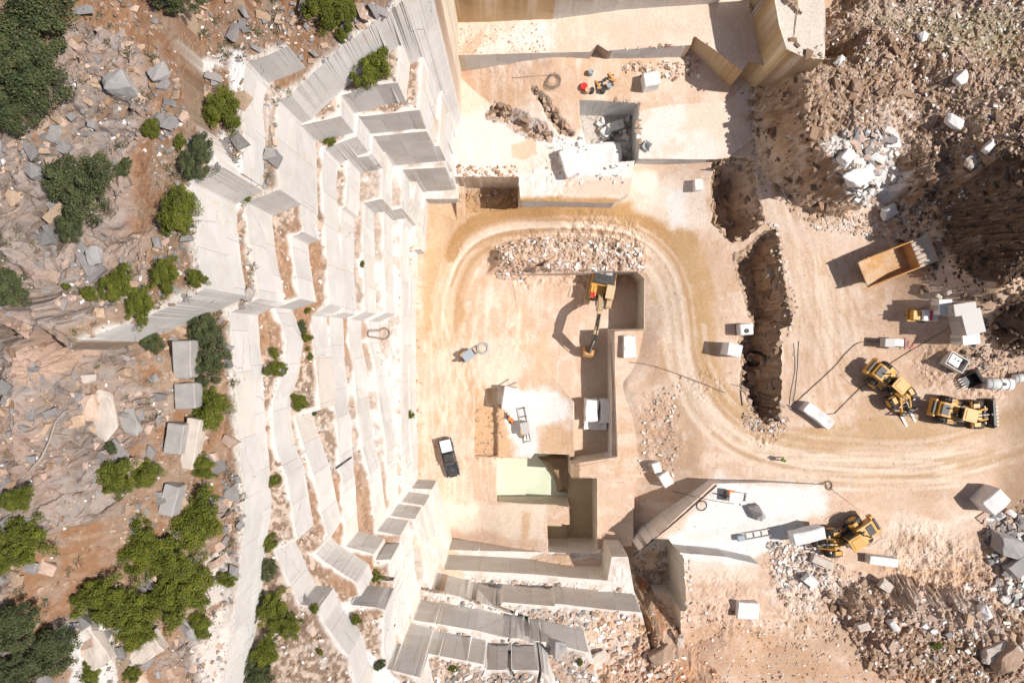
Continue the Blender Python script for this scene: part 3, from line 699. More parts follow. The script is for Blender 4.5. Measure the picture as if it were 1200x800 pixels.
M['glass'] = plain('dark_glass', (.02,.025,.03), .12, dirt=.15, spec=.7)
M['orange'] = plain('worn_orange_steel', (.55,.26,.07), .6, dirt=.75, dirtcol=(.62,.42,.24), scale=.8)
M['bedfloor'] = plain('dusty_truck_bed', (.46,.25,.09), .7, dirt=.95, dirtcol=(.56,.42,.31), scale=.45)
M['canopy'] = plain('dusty_canopy', (.50,.38,.29), .7, dirt=.9, dirtcol=(.60,.50,.43), scale=.9)
M['white'] = plain('white_paint', (.78,.77,.75), .5, dirt=.3)
M['bluegrey'] = plain('blue_grey_paint', (.30,.36,.42), .5, dirt=.25)
M['navy'] = plain('dark_blue_paint', (.018,.028,.042), .18, dirt=.12, spec=.6)
M['grey'] = plain('grey_paint', (.45,.44,.43), .5, dirt=.4)
M['black'] = plain('black_rubber_hose', (.02,.02,.022), .6, dirt=.2)
M['cable'] = plain('dusty_cable', (.20,.15,.12), .7, dirt=.5)
M['red'] = plain('red_plastic', (.60,.03,.03), .4, dirt=.1)
M['vest'] = plain('green_vest', (.35,.85,.04), .7, dirt=.02)
M['hivis'] = plain('orange_vest', (.90,.22,.03), .7, dirt=.05)
M['skin'] = plain('skin', (.42,.24,.17), .6, dirt=0)
M['cloth'] = plain('dark_trousers', (.04,.045,.07), .9, dirt=.15)
M['helmet'] = plain('white_helmet', (.75,.75,.73), .4, dirt=.1)
M['bark'] = plain('bark', (.17,.13,.10), .9, dirt=.3, dirtcol=(.28,.24,.2))
M['deadwood'] = plain('weathered_dead_wood', (.30,.25,.21), .9, dirt=.4, dirtcol=(.42,.38,.34))
def water_mat():
    m, t, b = mat('green_quarry_water')
    p = N(t, 'ShaderNodeNewGeometry').outputs['Position']
    c = mixc(t, ramp_(t, noise(t, p, .35, 4), .35, .65), (.56,.60,.46), (.66,.67,.53))
    t.links.new(c, b.inputs['Base Color']); b.inputs['Roughness'].default_value = .12; b.inputs['Specular IOR Level'].default_value = .5
    bump(t, b, noise(t, p, 3, 3), .08, .02); return m
M['water'] = water_mat()
def block_mat(name, col, vein=.5):
    m, t, b = mat(name)
    p = N(t, 'ShaderNodeTexCoord').outputs['Object']; oi = t.nodes.new('ShaderNodeObjectInfo')
    ad = t.nodes.new('ShaderNodeVectorMath'); ad.operation = 'ADD'; t.links.new(p, ad.inputs[0])
    sc = t.nodes.new('ShaderNodeVectorMath'); sc.operation = 'SCALE'; sc.inputs[0].default_value = (13, 7, 5); t.links.new(oi.outputs['Random'], sc.inputs[3]); t.links.new(sc.outputs[0], ad.inputs[1])
    v = ad.outputs[0]
    c = mixc(t, 1.0, col, grey(t, ramp_(t, noise(t, v, 1.2, 6, .6), .3, .7, .86, 1.07)), 'MULTIPLY')
    c = mixc(t, mul(t, ramp_(t, noise(t, v, .9, 5, .6, 1.5), .55, .7), vein), c, (.58, .44, .34))
    c = mixc(t, mul(t, ramp_(t, noise(t, v, 6, 5, .7), .58, .7), .3), c, (.40, .36, .33))
    t.links.new(c, b.inputs['Base Color']); bump(t, b, noise(t, v, 5, 6, .7), .5, .05); return m
M['marble'] = block_mat('white_marble_block', (.72,.71,.70), .25)
M['rock'] = block_mat('pale_broken_rock', (.56,.49,.43), .6)
M['greyrock'] = block_mat('grey_weathered_rock', (.36,.34,.33), .4)
M['brownrock'] = block_mat('brown_rock', (.36,.25,.18), .5)
def tint_mat(name, rough=.95, var=.25, trans=0):
    m, t, b = mat(name); c = N(t, 'ShaderNodeVertexColor', layer_name='tint').outputs[0]
    p = N(t, 'ShaderNodeTexCoord').outputs['Object']
    c = mixc(t, 1.0, c, grey(t, ramp_(t, noise(t, p, 6, 4, .7), .3, .7, 1 - var, 1 + var * .5)), 'MULTIPLY')
    t.links.new(c, b.inputs['Base Color']); b.inputs['Roughness'].default_value = rough
    return m
M['rubble'] = tint_mat('loose_stone'); M['leaf'] = tint_mat('foliage', .7, .15)

# ------------------------------------------------------------------ mesh builder
class MB:
    def __init__(s, T=None): s.v = []; s.f = []; s.T = T or Matrix()
    def add(s, vs, fs, T=None):
        T = s.T @ (T or Matrix()); o = len(s.v)
        s.v += [tuple(T @ Vector(p)) for p in vs]; s.f += [tuple(i + o for i in f) for f in fs]; return s
    def box(s, cx, cy, cz, sx, sy, sz, T=None, taper=1.0, bev=.04):
        x, y, z = sx / 2, sy / 2, sz / 2; b = min(bev, x * .4, y * .4, z * .4)
        vs = []
        for zz, k in ((-z, 1), (-z + b, 1), (z - b, taper), (z, taper)):
            q = b if abs(zz) == z else 0
            X_, Y_ = x * k - q, y * k - q
            c = b if True else 0
            for px, py in ((-X_ + c, -Y_), (X_ - c, -Y_), (X_, -Y_ + c), (X_, Y_ - c), (X_ - c, Y_), (-X_ + c, Y_), (-X_, Y_ - c), (-X_, -Y_ + c)):
                vs.append((cx + px, cy + py, cz + zz))
        fs = [tuple(range(7, -1, -1)), tuple(range(24, 32))]
        for r_ in range(3):
            for i in range(8):
                a = r_ * 8 + i; c2 = r_ * 8 + (i + 1) % 8; fs.append((a, c2, c2 + 8, a + 8))
        return s.add(vs, fs, T)
    def prism(s, prof, y0, y1, T=None):
        """profile in (x, z), extruded along y"""
        n = len(prof); vs = [(p[0], y0, p[1]) for p in prof] + [(p[0], y1, p[1]) for p in prof]
        fs = [tuple(range(n)), tuple(range(2 * n - 1, n - 1, -1))] + [(i, i + n, (i + 1) % n + n, (i + 1) % n) for i in range(n)]
        return s.add(vs, fs, T)
    def slab(s, poly, z0, z1, T=None):
        n = len(poly); vs = [(p[0], p[1], z0) for p in poly] + [(p[0], p[1], z1) for p in poly]
        fs = [tuple(range(n - 1, -1, -1)), tuple(range(n, 2 * n))] + [(i, (i + 1) % n, (i + 1) % n + n, i + n) for i in range(n)]
        return s.add(vs, fs, T)
    def tube(s, pts, r, n=8, taper=None, cap=True, closed=False):
        pts = [Vector(p) for p in pts]; m = len(pts); vs = []
        for i, p in enumerate(pts):
            a = pts[(i - 1) % m] if (i or closed) else pts[i]; b = pts[(i + 1) % m] if (i < m - 1 or closed) else pts[i]
            d = (b - a); d = d.normalized() if d.length > 1e-9 else Vector((0, 0, 1))
            u = d.cross(Vector((0, 0, 1))); u = u.normalized() if u.length > .05 else Vector((1, 0, 0))
            w_ = u.cross(d).normalized(); rr = r if taper is None else r + (taper - r) * i / max(1, m - 1)
            if isinstance(r, (list, tuple)): rr = r[i]
            for k in range(n):
                an = 2 * math.pi * k / n; vs.append(tuple(p + (u * math.cos(an) + w_ * math.sin(an)) * rr))
        fs = []
        for i in range(m if closed else m - 1):
            for k in range(n):
                a = i * n + k; b = i * n + (k + 1) % n; c = ((i + 1) % m) * n + (k + 1) % n; d = ((i + 1) % m) * n + k; fs.append((a, b, c, d))
        if cap and not closed: fs.append(tuple(range(n - 1, -1, -1))); fs.append(tuple(range((m - 1) * n, m * n)))
        return s.add(vs, fs)
    def lathe(s, prof, n=20, axis='y', T=None):
        """profile of (radius, position along the axis)"""
        vs = []; m = len(prof)
        for k in range(n):
            an = 2 * math.pi * k / n; c, q = math.cos(an), math.sin(an)
            for r_, h in prof:
                vs.append((r_ * c, h, r_ * q) if axis == 'y' else (r_ * c, r_ * q, h))
        fs = [(k * m + i, k * m + i + 1, ((k + 1) % n) * m + i + 1, ((k + 1) % n) * m + i) for k in range(n) for i in range(m - 1)]
        return s.add(vs, fs, T)
    def build(s, name, m, parent=None, smooth_=False, label=None):
        me = bpy.data.meshes.new(name); me.from_pydata(s.v, [], s.f); me.update()
        bm = bmesh.new(); bm.from_mesh(me); bmesh.ops.recalc_face_normals(bm, faces=bm.faces); bm.to_mesh(me); bm.free()
        me.materials.append(M[m] if isinstance(m, str) else m)
        me.polygons.foreach_set('use_smooth', [bool(smooth_)] * len(me.polygons))
        o = link(bpy.data.objects.new(name, me), parent)
        if label: o['label'] = label
        return o
def empty(name, loc, rz, label, cat, group=None):
    o = bpy.data.objects.new(name, None); o.empty_display_size = .3; COL.objects.link(o); o.location = loc; o.rotation_euler = (0, 0, rz)
    return tag(o, label, cat, group)
def copy_tree(o, parent=None):
    c = o.copy(); COL.objects.link(c); c.parent = parent
    for ch in o.children: copy_tree(ch, c)
    return c
def at(u, v, h=0.0):
    """ground point under something whose top, h metres up, is seen at pixel (u, v)"""
    z = 0.0
    x, y, z = hit(u, v)
    for _ in range(6):
        D = CAMH - (z + h); x, y = pw(u, v, D); z = max(zat(x + dx, y + dy) for dx, dy in ((0, 0), (.1, .1), (-.1, -.1)))
    return x, y, z
def pxang(u0, v0, u1, v1): return math.atan2(-(v1 - v0), u1 - u0)
def Tm(x=0, y=0, z=0, rz=0, ry=0, rx=0): return Matrix.Translation((x, y, z)) @ Matrix.Rotation(rz, 4, 'Z') @ Matrix.Rotation(ry, 4, 'Y') @ Matrix.Rotation(rx, 4, 'X')
def wheel(par, x, y, r_, wd, T=None, name='wheel', rimmat='yellow'):
    T = (T or Matrix()) @ Tm(x, y, r_)
    h = wd / 2
    m = MB(T); m.lathe([(r_ * .55, -h * .8), (r_ * .80, -h), (r_ * .95, -h * .92), (r_, -h * .7), (r_, h * .7), (r_ * .95, h * .92), (r_ * .80, h), (r_ * .55, h * .8)], 28)
    for k in range(18):
        a = k * math.tau / 18
        for sgn in (-1, 1):
            m.box(0, sgn * h * .42, r_ + .015, r_ * .16, h * .8, .06, T=Matrix.Rotation(a, 4, 'Y') @ Tm(rz=sgn * .35), bev=.01)
    wo = m.build(name, 'rubber', par)
    MB(T).lathe([(0, -h * .5), (r_ * .35, -h * .55), (r_ * .56, -h * .82), (r_ * .56, h * .82), (r_ * .35, h * .55), (0, h * .5)], 20).build('rim', rimmat, wo)
    return wo

# ------------------------------------------------------------------ machines
def loader(loc, rz, art, tool, label, dirty=False):
    root = empty('wheel_loader', loc, rz, label, 'wheel loader', 'yellow wheel loaders working in the quarry')
    Y_ = 'yellow'
    # rear half: x runs forwards, the hinge is at the origin
    b = MB(); b.prism([(-4.15,1.15),(-4.0,2.25),(-3.6,2.42),(-1.75,2.5),(-1.75,1.1),(-3.3,1.0)], -.86, .86); b.box(-2.1,0,1.0,3.2,1.1,.5)
    hood = b.build('hood', Y_, root)
    g = MB(); g.box(-3.3,0,2.47,.9,1.25,.06); g.box(-2.25,-.25,2.53,.7,.16,.05, T=Tm(rz=.0)); g.build('grille', 'dark', hood)
    MB().prism([(-4.62,1.0),(-4.6,1.65),(-4.35,1.9),(-4.12,1.9),(-4.12,.85)], -1.1, 1.1).build('counterweight', Y_, root)
    MB().box(-4.42,0,1.75,.3,1.5,.55).build('radiator_grille', 'dark', root)
    e = MB(); e.tube([(-2.55,.32,2.45),(-2.55,.32,3.05),(-2.7,.32,3.25)], .09, 10); e.build('exhaust_pipe', 'dark', root, True)
    e = MB(); e.lathe([(0,0),(.2,0),(.2,.42),(.1,.5),(0,.5)], 14, 'z', T=Tm(-2.1,-.38,2.48)); e.build('air_cleaner', 'dark', root, True)
    # cab over the hinge
    c = MB(); c.box(-.85,0,2.35,1.55,1.5,1.9, taper=.93, bev=.08); cab = c.build('cab', 'glass', root)
    for sx_ in (-1.55,-.16):
        for sy_ in (-.7,.7): MB().tube([(sx_,sy_,1.5),(sx_*.97-.02,sy_*.95,3.3)], .06, 6).build('cab_post', Y_, cab)
    c = MB(); c.box(-.85,0,3.38,1.75,1.6,.16, bev=.07); c.box(-.85,0,3.48,1.2,1.1,.08); c.build('roof', Y_, cab)
    f = MB(); f.box(-.9,0,1.15,1.7,1.9,.35); f.build('platform', 'dark', root)
    for sgn in (-1, 1):
        r_ = MB(); r_.tube([(-3.9,sgn*1.25,2.2),(-3.9,sgn*1.25,2.9),(-1.9,sgn*1.25,2.95),(-1.7,sgn*1.25,2.2)], .03, 6); r_.build('handrail', 'dark', root)
        m = MB(); m.prism([(-2.5,1.98),(-2.0,1.99),(-1.5,1.6),(-1.5,1.5),(-2.0,1.9),(-2.5,1.9)], sgn*1.5 if sgn<0 else .9, -.9 if sgn<0 else 1.5); m.build('mudguard', Y_, root)
        for k in range(3): MB().box(-1.3,sgn*(1.25),.65+k*.38,.5,.3,.05).build('step', 'dark', root)
        wheel(root, -2.45, sgn*1.36, .93, .74)
    # front half turned about the hinge
    T = Tm(rz=art)
    f = MB(T); f.box(.75,0,1.1,1.7,.9,.8); f.prism([(.2,1.2),(.9,2.1),(1.4,2.1),(1.9,1.2),(1.9,.8),(.3,.8)], -.55, .55); f.build('front_frame', Y_, root)
    for sgn in (-1, 1):
        wheel(root, 1.25, sgn*1.36, .93, .74, T)
        m = MB(T); m.box(.95,sgn*1.15,1.93,.8,.5,.06); m.box(.42,sgn*1.3,1.65,.07,.7,.4); m.build('mudguard', Y_, root)
        l = MB(T); l.prism([(1.1,2.0),(1.3,2.1),(2.9,1.05),(3.35,.55),(3.2,.4),(2.6,.85)], sgn*.62-.1, sgn*.62+.1); l.build('lift_arm', Y_, root)
        l = MB(T); l.tube([(1.0,sgn*.38,1.1),(2.4,sgn*.42,1.2)], .1, 10); l.tube([(2.4,sgn*.42,1.2),(3.0,sgn*.45,.95)], .05, 8); l.build('hydraulic_cylinder', 'steel', root, True)
        l = MB(T); l.tube([(.9,sgn*.18,2.15),(1.3,sgn*.2,2.35),(2.2,sgn*.16,1.9),(2.6,sgn*.1,1.6)], .045, 6); l.build('hydraulic_hose', 'black', root, True)
    l = MB(T); l.tube([(1.35,0,1.95),(2.3,0,1.85)], .12, 10); l.tube([(2.3,0,1.85),(2.9,0,1.5)], .06, 8); l.build('tilt_cylinder', 'steel', root, True)
    l = MB(T); l.box(2.1,0,1.5,.25,1.15,.3); l.prism([(2.6,1.0),(2.75,1.9),(2.95,1.9),(3.1,.9)], -.12, .12); l.build('tilt_lever', 'dark', root)
    for sgn in (-1,1): MB(T).box(1.9,sgn*.95,1.95,.14,.3,.22).build('headlight', 'white', root)
    if tool == 'bucket':
        k = MB(T)
        prof = [(3.1,.18),(3.05,1.25),(3.25,1.5),(3.32,1.46),(3.2,1.2),(3.24,.45),(3.5,.26),(4.55,.16),(4.55,.1),(3.4,.1)]
        k.prism(prof, -1.72, 1.72)
        for sgn in (-1, 1): k.prism([(3.08,.14),(3.08,1.4),(3.3,1.48),(4.5,.22),(4.5,.1)], sgn*1.72-.05, sgn*1.72+.05)
        bk = k.build('bucket', 'dark', root)
        for i in range(8): MB(T).prism([(4.5,.1),(4.5,.2),(4.85,.12)], -1.6+i*.457-.07, -1.6+i*.457+.07).build('tooth', 'steel', bk)
    else:
        k = MB(T); k.box(3.25,0,.85,.14,2.0,1.2); 
        kk = MB(T); kk.box(3.25,0,.2,.16,2.2,.14); kk.box(3.25,0,1.5,.16,2.2,.14)
        for y_ in (-1.0,-.35,.35,1.0): kk.box(3.25,y_,.85,.16,.12,1.3)
        kk.build('fork_carriage', 'dark', root)
        for y_ in (-.62,.62): MB(T).prism([(3.3,.12),(3.3,1.0),(3.46,1.0),(3.5,.26),(5.1,.16),(5.1,.12)], y_-.14, y_+.14).build('fork', 'white', root)
    return root

def excavator(loc, rz, label):
    root = empty('excavator', loc, rz, label, 'excavator')
    for sgn in (-1, 1):
        st = []
        for k in range(13): a = math.pi/2 + math.pi*k/12; st.append((-1.75 + .5*math.cos(a), .52 + .5*math.sin(a)))
        for k in range(13): a = -math.pi/2 + math.pi*k/12; st.append((1.75 + .5*math.cos(a), .52 + .5*math.sin(a)))
        t_ = MB(); t_.prism(st, sgn*1.3-.3, sgn*1.3+.3)
        for k in range(18): t_.box(-1.8+k*.21,sgn*1.3,1.04,.07,.62,.05,bev=.01)
        t_.build('track', 'cream', root)
    u = MB(); u.box(0,0,.75,2.4,2.0,.5); u.lathe([(0,.98),(.85,.98),(.85,1.15),(0,1.15)],20,'z'); u.build('undercarriage', 'dark', root)
    U = Tm(rz=0.0)
    b = MB(U); b.box(-.75,0,1.55,3.5,2.75,.7,bev=.1); b.box(-1.55,0,1.95,1.9,2.72,.5,bev=.1); b.box(.7,-.95,1.95,1.5,.75,.45); body = b.build('upper_body', 'yellow', root)
    c = MB(U); c.prism([(-2.2,1.2),(-2.35,2.3),(-2.75,2.2),(-2.95,1.9),(-2.85,1.3)], -1.38, 1.38); c.build('counterweight', 'yellow', root)
    d = MB(U); d.box(-1.5,.05,2.28,2.3,2.5,.16,bev=.06); d.build('engine_cover', 'dark', body)
    d = MB(U); d.box(-1.8,.45,2.42,.7,.8,.05); d.box(-1.8,-.45,2.41,.7,.5,.05); d.build('vent_panel', 'grey', body)
    d = MB(U); d.tube([(-1.5,-.8,2.3),(-1.5,-.8,2.75)], .08, 8); d.build('exhaust_pipe', 'dark', root, True)
    cab = MB(U); cab.box(.55,.9,2.25,1.65,.95,1.7,taper=.94,bev=.1); cb = cab.build('cab', 'glass', root)
    rf = MB(U); rf.box(.5,.9,3.14,1.6,.98,.12,bev=.05); rf.build('roof', 'cream', cb)
    for sgn in (-1,1): MB(U).tube([(.1,-.95+sgn*.35,2.1),(.1,-.95+sgn*.35,2.6),(1.4,-.95+sgn*.35,2.6),(1.4,-.95+sgn*.35,2.1)], .03, 6).build('handrail', 'dark', root)
    MB(U).box(1.1,-.95,2.24,.6,.5,.12).build('toolbox', 'red', root)
    # boom, arm and bucket reaching forwards
    bm_ = MB(U); bm_.prism([(.6,1.5),(.9,1.4),(3.4,4.0),(5.7,4.35),(5.75,4.7),(5.5,4.85),(3.1,4.75),(2.6,4.45),(.55,1.9)], -.24, .24); bo = bm_.build('boom', 'cream', root)
    for sgn in (-1,1):
        hc = MB(U); hc.tube([(1.25,sgn*.42,1.4),(2.2,sgn*.40,2.7)], .11, 10); hc.tube([(2.2,sgn*.4,2.7),(2.9,sgn*.36,3.9)], .06, 8); hc.build('boom_cylinder', 'steel', root, True)
    hc = MB(U); hc.tube([(3.3,0,4.95),(4.8,0,5.2)], .11, 10); hc.tube([(4.8,0,5.2),(6.0,0,5.15)], .06, 8); hc.build('arm_cylinder', 'dark', root, True)
    am = MB(U); am.prism([(5.4,4.3),(5.9,5.2),(6.2,5.1),(7.9,1.7),(7.7,1.5),(7.35,1.6),(5.5,4.2)], -.19, .19); am.build('arm', 'dark', root)
    hc = MB(U); hc.tube([(6.1,0,5.0),(7.2,0,3.6)], .09, 8); hc.tube([(7.2,0,3.6),(7.95,0,2.3)], .05, 8); hc.build('bucket_cylinder', 'steel', root, True)
    for yy in (-.12,.12): MB(U).tube([(1.0,yy,2.0),(2.8,yy,4.6),(5.2,yy,5.0)], .035, 6).build('hydraulic_hose', 'black', root, True)
    bk = MB(U); bk.prism([(7.4,1.75),(8.05,1.8),(8.35,1.1),(8.1,.35),(7.5,.05),(7.1,.15),(7.15,.25),(7.5,.2),(7.95,.45),(8.15,1.1),(7.9,1.6),(7.45,1.55)], -.55, .55)
    for sgn in (-1,1): bk.prism([(7.4,1.7),(8.05,1.75),(8.3,1.1),(8.05,.38),(7.5,.08),(7.1,.18)], sgn*.55-.03, sgn*.55+.03)
    bko = bk.build('bucket', 'orange', root)
    for i in range(5): MB(U).prism([(7.15,.12),(7.15,.26),(6.85,.1)], -.45+i*.225-.05, -.45+i*.225+.05).build('tooth', 'steel', bko)
    return root

def dump_truck(loc, rz, label):
    root = empty('dump_truck', loc, rz, label, 'dump truck')
    MB().box(-.2,0,1.35,8.0,1.2,.6).build('chassis', 'dark', root)
    for x_, ys_ in ((2.6,(-1.45,1.45)), (-1.9,(-1.6,-.95,.95,1.6))):
        for y_ in ys_: wheel(root, x_, y_, .92, .6)
    # body: deep at the front, the floor rises to the tail
    b = MB(); b.prism([(-4.9,2.75),(-1.2,1.95),(2.0,1.95),(2.15,2.1),(2.15,1.8),(1.9,1.7),(-1.3,1.7),(-4.9,2.5)], -1.72, 1.72); bed = b.build('bed', 'bedfloor', root)
    for sgn in (-1,1):
        s_ = MB(); s_.prism([(-4.9,2.55),(-1.2,1.75),(2.05,1.75),(2.2,3.75),(-1.4,3.5),(-4.95,3.05)], sgn*1.78-.07, sgn*1.78+.07)
        for k in range(5): s_.box(-3.6+k*1.3,sgn*1.9,2.75,.16,.12,1.1)
        s_.tube([(-4.9,sgn*1.78,3.05),(-1.4,sgn*1.78,3.52),(2.2,sgn*1.78,3.78)], .09, 6)
        s_.build('side_panel', 'orange', bed)
    MB().prism([(2.0,1.75),(2.2,3.8),(2.34,3.8),(2.16,1.75)], -1.75, 1.75).build('headboard', 'orange', bed)
    c = MB(); c.prism([(2.15,3.72),(2.2,3.85),(4.55,4.15),(4.6,4.05)], -1.85, 1.85); cn = c.build('canopy', 'canopy', bed)
    r_ = MB()
    for k in range(6): r_.box(3.35,-1.5+k*.6,4.06,2.3,.12,.12, T=Tm(0,0,0.0))
    r_.build('canopy_rib', 'canopy', cn)
    MB().box(4.62,0,4.1,.14,3.75,.26).build('canopy_lip', 'orange', cn)
    cab = MB(); cab.box(3.4,.75,2.75,1.3,1.3,1.7,taper=.95,bev=.08); cb = cab.build('cab', 'yellow', root)
    MB().box(3.5,.75,3.05,1.3,1.2,.7,taper=.96).build('window', 'glass', cb)
    MB().box(3.6,-.6,2.2,1.7,1.2,.9).build('hood', 'yellow', root)
    MB().box(4.4,0,1.35,.35,3.3,.6).build('bumper', 'yellow', root)
    for y_ in (-1.2,1.2): MB().box(4.58,y_,1.45,.08,.35,.22).build('headlight', 'white', root)
    MB().box(4.3,0,1.9,.12,1.5,.9).build('radiator_grille', 'dark', root)
    return root

def pickup(loc, rz, label):
    root = empty('pickup_truck', loc, rz, label, 'pickup truck')
    b = MB(); b.prism([(-2.62,.45),(-2.62,.98),(-.6,1.0),(1.05,1.05),(2.3,.98),(2.6,.82),(2.62,.42)], -.9, .9); body = b.build('body', 'navy', root)
    c = MB(); c.add([(-.75,-.80,1.0),(1.1,-.84,1.03),(.45,-.66,1.72),(-.6,-.66,1.74),(-.75,.80,1.0),(1.1,.84,1.03),(.45,.66,1.72),(-.6,.66,1.74)],
      [(0,1,2,3),(7,6,5,4),(0,3,7,4),(1,5,6,2),(3,2,6,7)]); cab = c.build('cab', 'navy', root)
    MB().add([(1.1,-.76,1.07),(1.1,.76,1.07),(.5,.60,1.70),(.5,-.60,1.70)], [(0,1,2,3)], Tm(.03,0,.012)).build('windscreen', 'glass', cab)
    MB().box(-.08,0,1.745,.95,1.2,.03).build('roof_panel', 'dark', cab)
    for sgn in (-1,1):
        MB().add([(-.6,sgn*.80,1.1),(.95,sgn*.83,1.12),(.42,sgn*.685,1.66),(-.55,sgn*.685,1.66)], [(0,1,2,3)], Tm(0,sgn*.012,0)).build('side_window', 'glass', cab)
        MB().box(.85,sgn*1.02,1.12,.12,.22,.16).build('wing_mirror', 'dark', root)
        for x_ in (-1.55,1.6): wheel(root, x_, sgn*.80, .38, .26, rimmat='grey')
        MB().box(2.57,sgn*.68,.78,.1,.3,.14).build('headlight', 'white', body)
        MB().prism([(-2.6,.95),(-2.6,1.3),(-.85,1.32),(-.78,.97)], sgn*.86-.04, sgn*.86+.04).build('bed_side', 'navy', body)
    MB().box(-1.72,0,1.22,1.65,1.5,.16,bev=.05).build('bed_cover', 'white', root)
    MB().box(-2.62,0,1.12,.07,1.7,.36).build('tailgate', 'navy', root)
    MB().box(2.66,0,.55,.12,1.7,.22).build('bumper', 'dark', root)
    MB().tube([(-.72,-.7,1.3),(-.72,-.7,1.85),(-.72,.7,1.85),(-.72,.7,1.3)], .04, 8).build('roll_bar', 'dark', root)
    MB().box(2.0,0,1.02,.9,1.3,.03).build('bonnet_panel', 'dark', body)
    return root

def person(loc, rz, label, topm, stride=.32, kneel=False):
    """one skinned body; clothes are shells round it"""
    root = empty('person', loc, rz, label, 'person')
    J = {'pel':(0,0,.93,.13),'che':(.02,0,1.25,.155),'nec':(.03,0,1.48,.055),'hed':(.05,0,1.62,.095),'top':(.04,0,1.73,.07)}
    E = [('pel','che'),('che','nec'),('nec','hed'),('hed','top')]
    for s_, sg in (('L',1),('R',-1)):
        st = stride*sg
        J['hip'+s_]=(0,sg*.1,.88,.095); J['kne'+s_]=(st*.55+.05,sg*.11,.49,.062); J['ank'+s_]=(st*.9-(.08 if sg<0 else 0),sg*.11,.09,.043); J['toe'+s_]=(st*.9+.16,sg*.13,.04,.035)
        J['sho'+s_]=(.02,sg*.18,1.41,.062); J['elb'+s_]=(-st*.35,sg*.27,1.13,.045); J['wri'+s_]=(-st*.75+.08,sg*.27,.89,.031); J['han'+s_]=(-st*.85+.12,sg*.265,.82,.036)
        E += [('pel','hip'+s_),('hip'+s_,'kne'+s_),('kne'+s_,'ank'+s_),('ank'+s_,'toe'+s_),('che','sho'+s_),('sho'+s_,'elb'+s_),('elb'+s_,'wri'+s_),('wri'+s_,'han'+s_)]
        for i,(dx,dy) in enumerate(((.05,.03),(.055,.012),(.05,-.006),(.04,-.022))):
            J[f'f{i}a'+s_]=(J['han'+s_][0]+dx*.6,J['han'+s_][1]+dy,J['han'+s_][2]-.055,.0095); J[f'f{i}b'+s_]=(J['han'+s_][0]+dx,J['han'+s_][1]+dy,J['han'+s_][2]-.10+.008*i,.008)
            E += [('han'+s_,f'f{i}a'+s_),(f'f{i}a'+s_,f'f{i}b'+s_)]
        J['tha'+s_]=(J['han'+s_][0]+.06,J['han'+s_][1]-.02*sg,J['han'+s_][2]-.01,.010); J['thb'+s_]=(J['han'+s_][0]+.09,J['han'+s_][1]-.025*sg,J['han'+s_][2]-.045,.0085)
        E += [('han'+s_,'tha'+s_),('tha'+s_,'thb'+s_)]
    names = list(J)
    def skin(nm, keys, edges, grow_, m):
        me = bpy.data.meshes.new(nm); me.from_pydata([J[k][:3] for k in keys], [(keys.index(a), keys.index(b)) for a, b in edges], [])
        o = bpy.data.objects.new(nm, me); COL.objects.link(o); o.parent = root
        md = o.modifiers.new('skin', 'SKIN'); 
        for i, k in enumerate(keys):
            sv = me.skin_vertices[0].data[i]; r_ = J[k][3] * grow_; sv.radius = (r_, r_); sv.use_root = (i == 0)
        o.modifiers.new('sub', 'SUBSURF').levels = 1; o.modifiers['sub'].render_levels = 2
        me.materials.append(M[m]); return o
    body = skin('body', names, E, 1.0, 'skin')
    pk = ['pel','hipL','kneL','ankL','hipR','kneR','ankR']; o = skin('trousers', pk, [e for e in E if e[0] in pk and e[1] in pk], 1.16, 'cloth')
    vk = ['che','pel','shoL','shoR','elbL','elbR']; o = skin('vest', vk, [('che','pel'),('che','shoL'),('che','shoR'),('shoL','elbL'),('shoR','elbR')], 1.5, topm)
    for sg, s_ in ((1,'L'),(-1,'R')):
        a = Vector(J['ank'+s_][:3]); MB().box(a.x+.07,a.y,.05,.28,.1,.1,bev=.03).build('boot', 'dark', root)
    h = MB(Tm(.03,0,1.64)); h.lathe([(0,.118),(.06,.105),(.10,.06),(.108,.0),(.10,-.05)], 18, 'z'); h.build('hair', 'dark', root, True)
    MB().box(.145,0,1.60,.035,.03,.05,bev=.01).build('nose', 'skin', root)
    for sg in (-1,1): MB().box(.125,sg*.035,1.635,.015,.022,.014,bev=.004).build('eye', 'dark', root); MB().box(.045,sg*.098,1.61,.04,.02,.06,bev=.008).build('ear', 'skin', root)
    MB().box(.135,0,1.555,.014,.05,.012,bev=.004).build('mouth', 'red', root)
    return root

# ------------------------------------------------------------------ water in the sump
wz = CAMH - 96.6
p0 = pw(582, 540, 96.6); p1 = pw(668, 588, 96.6)
wb = MB(); wb.add([(p0[0]-.3, p0[1]+1.2, wz), (p1[0]+.6, p0[1]+1.2, wz), (p1[0]+.6, p1[1]-.8, wz), (p0[0]-.3, p1[1]-.8, wz)], [(0,1,2,3)])
tag(wb.build('water', 'water'), kind='structure')

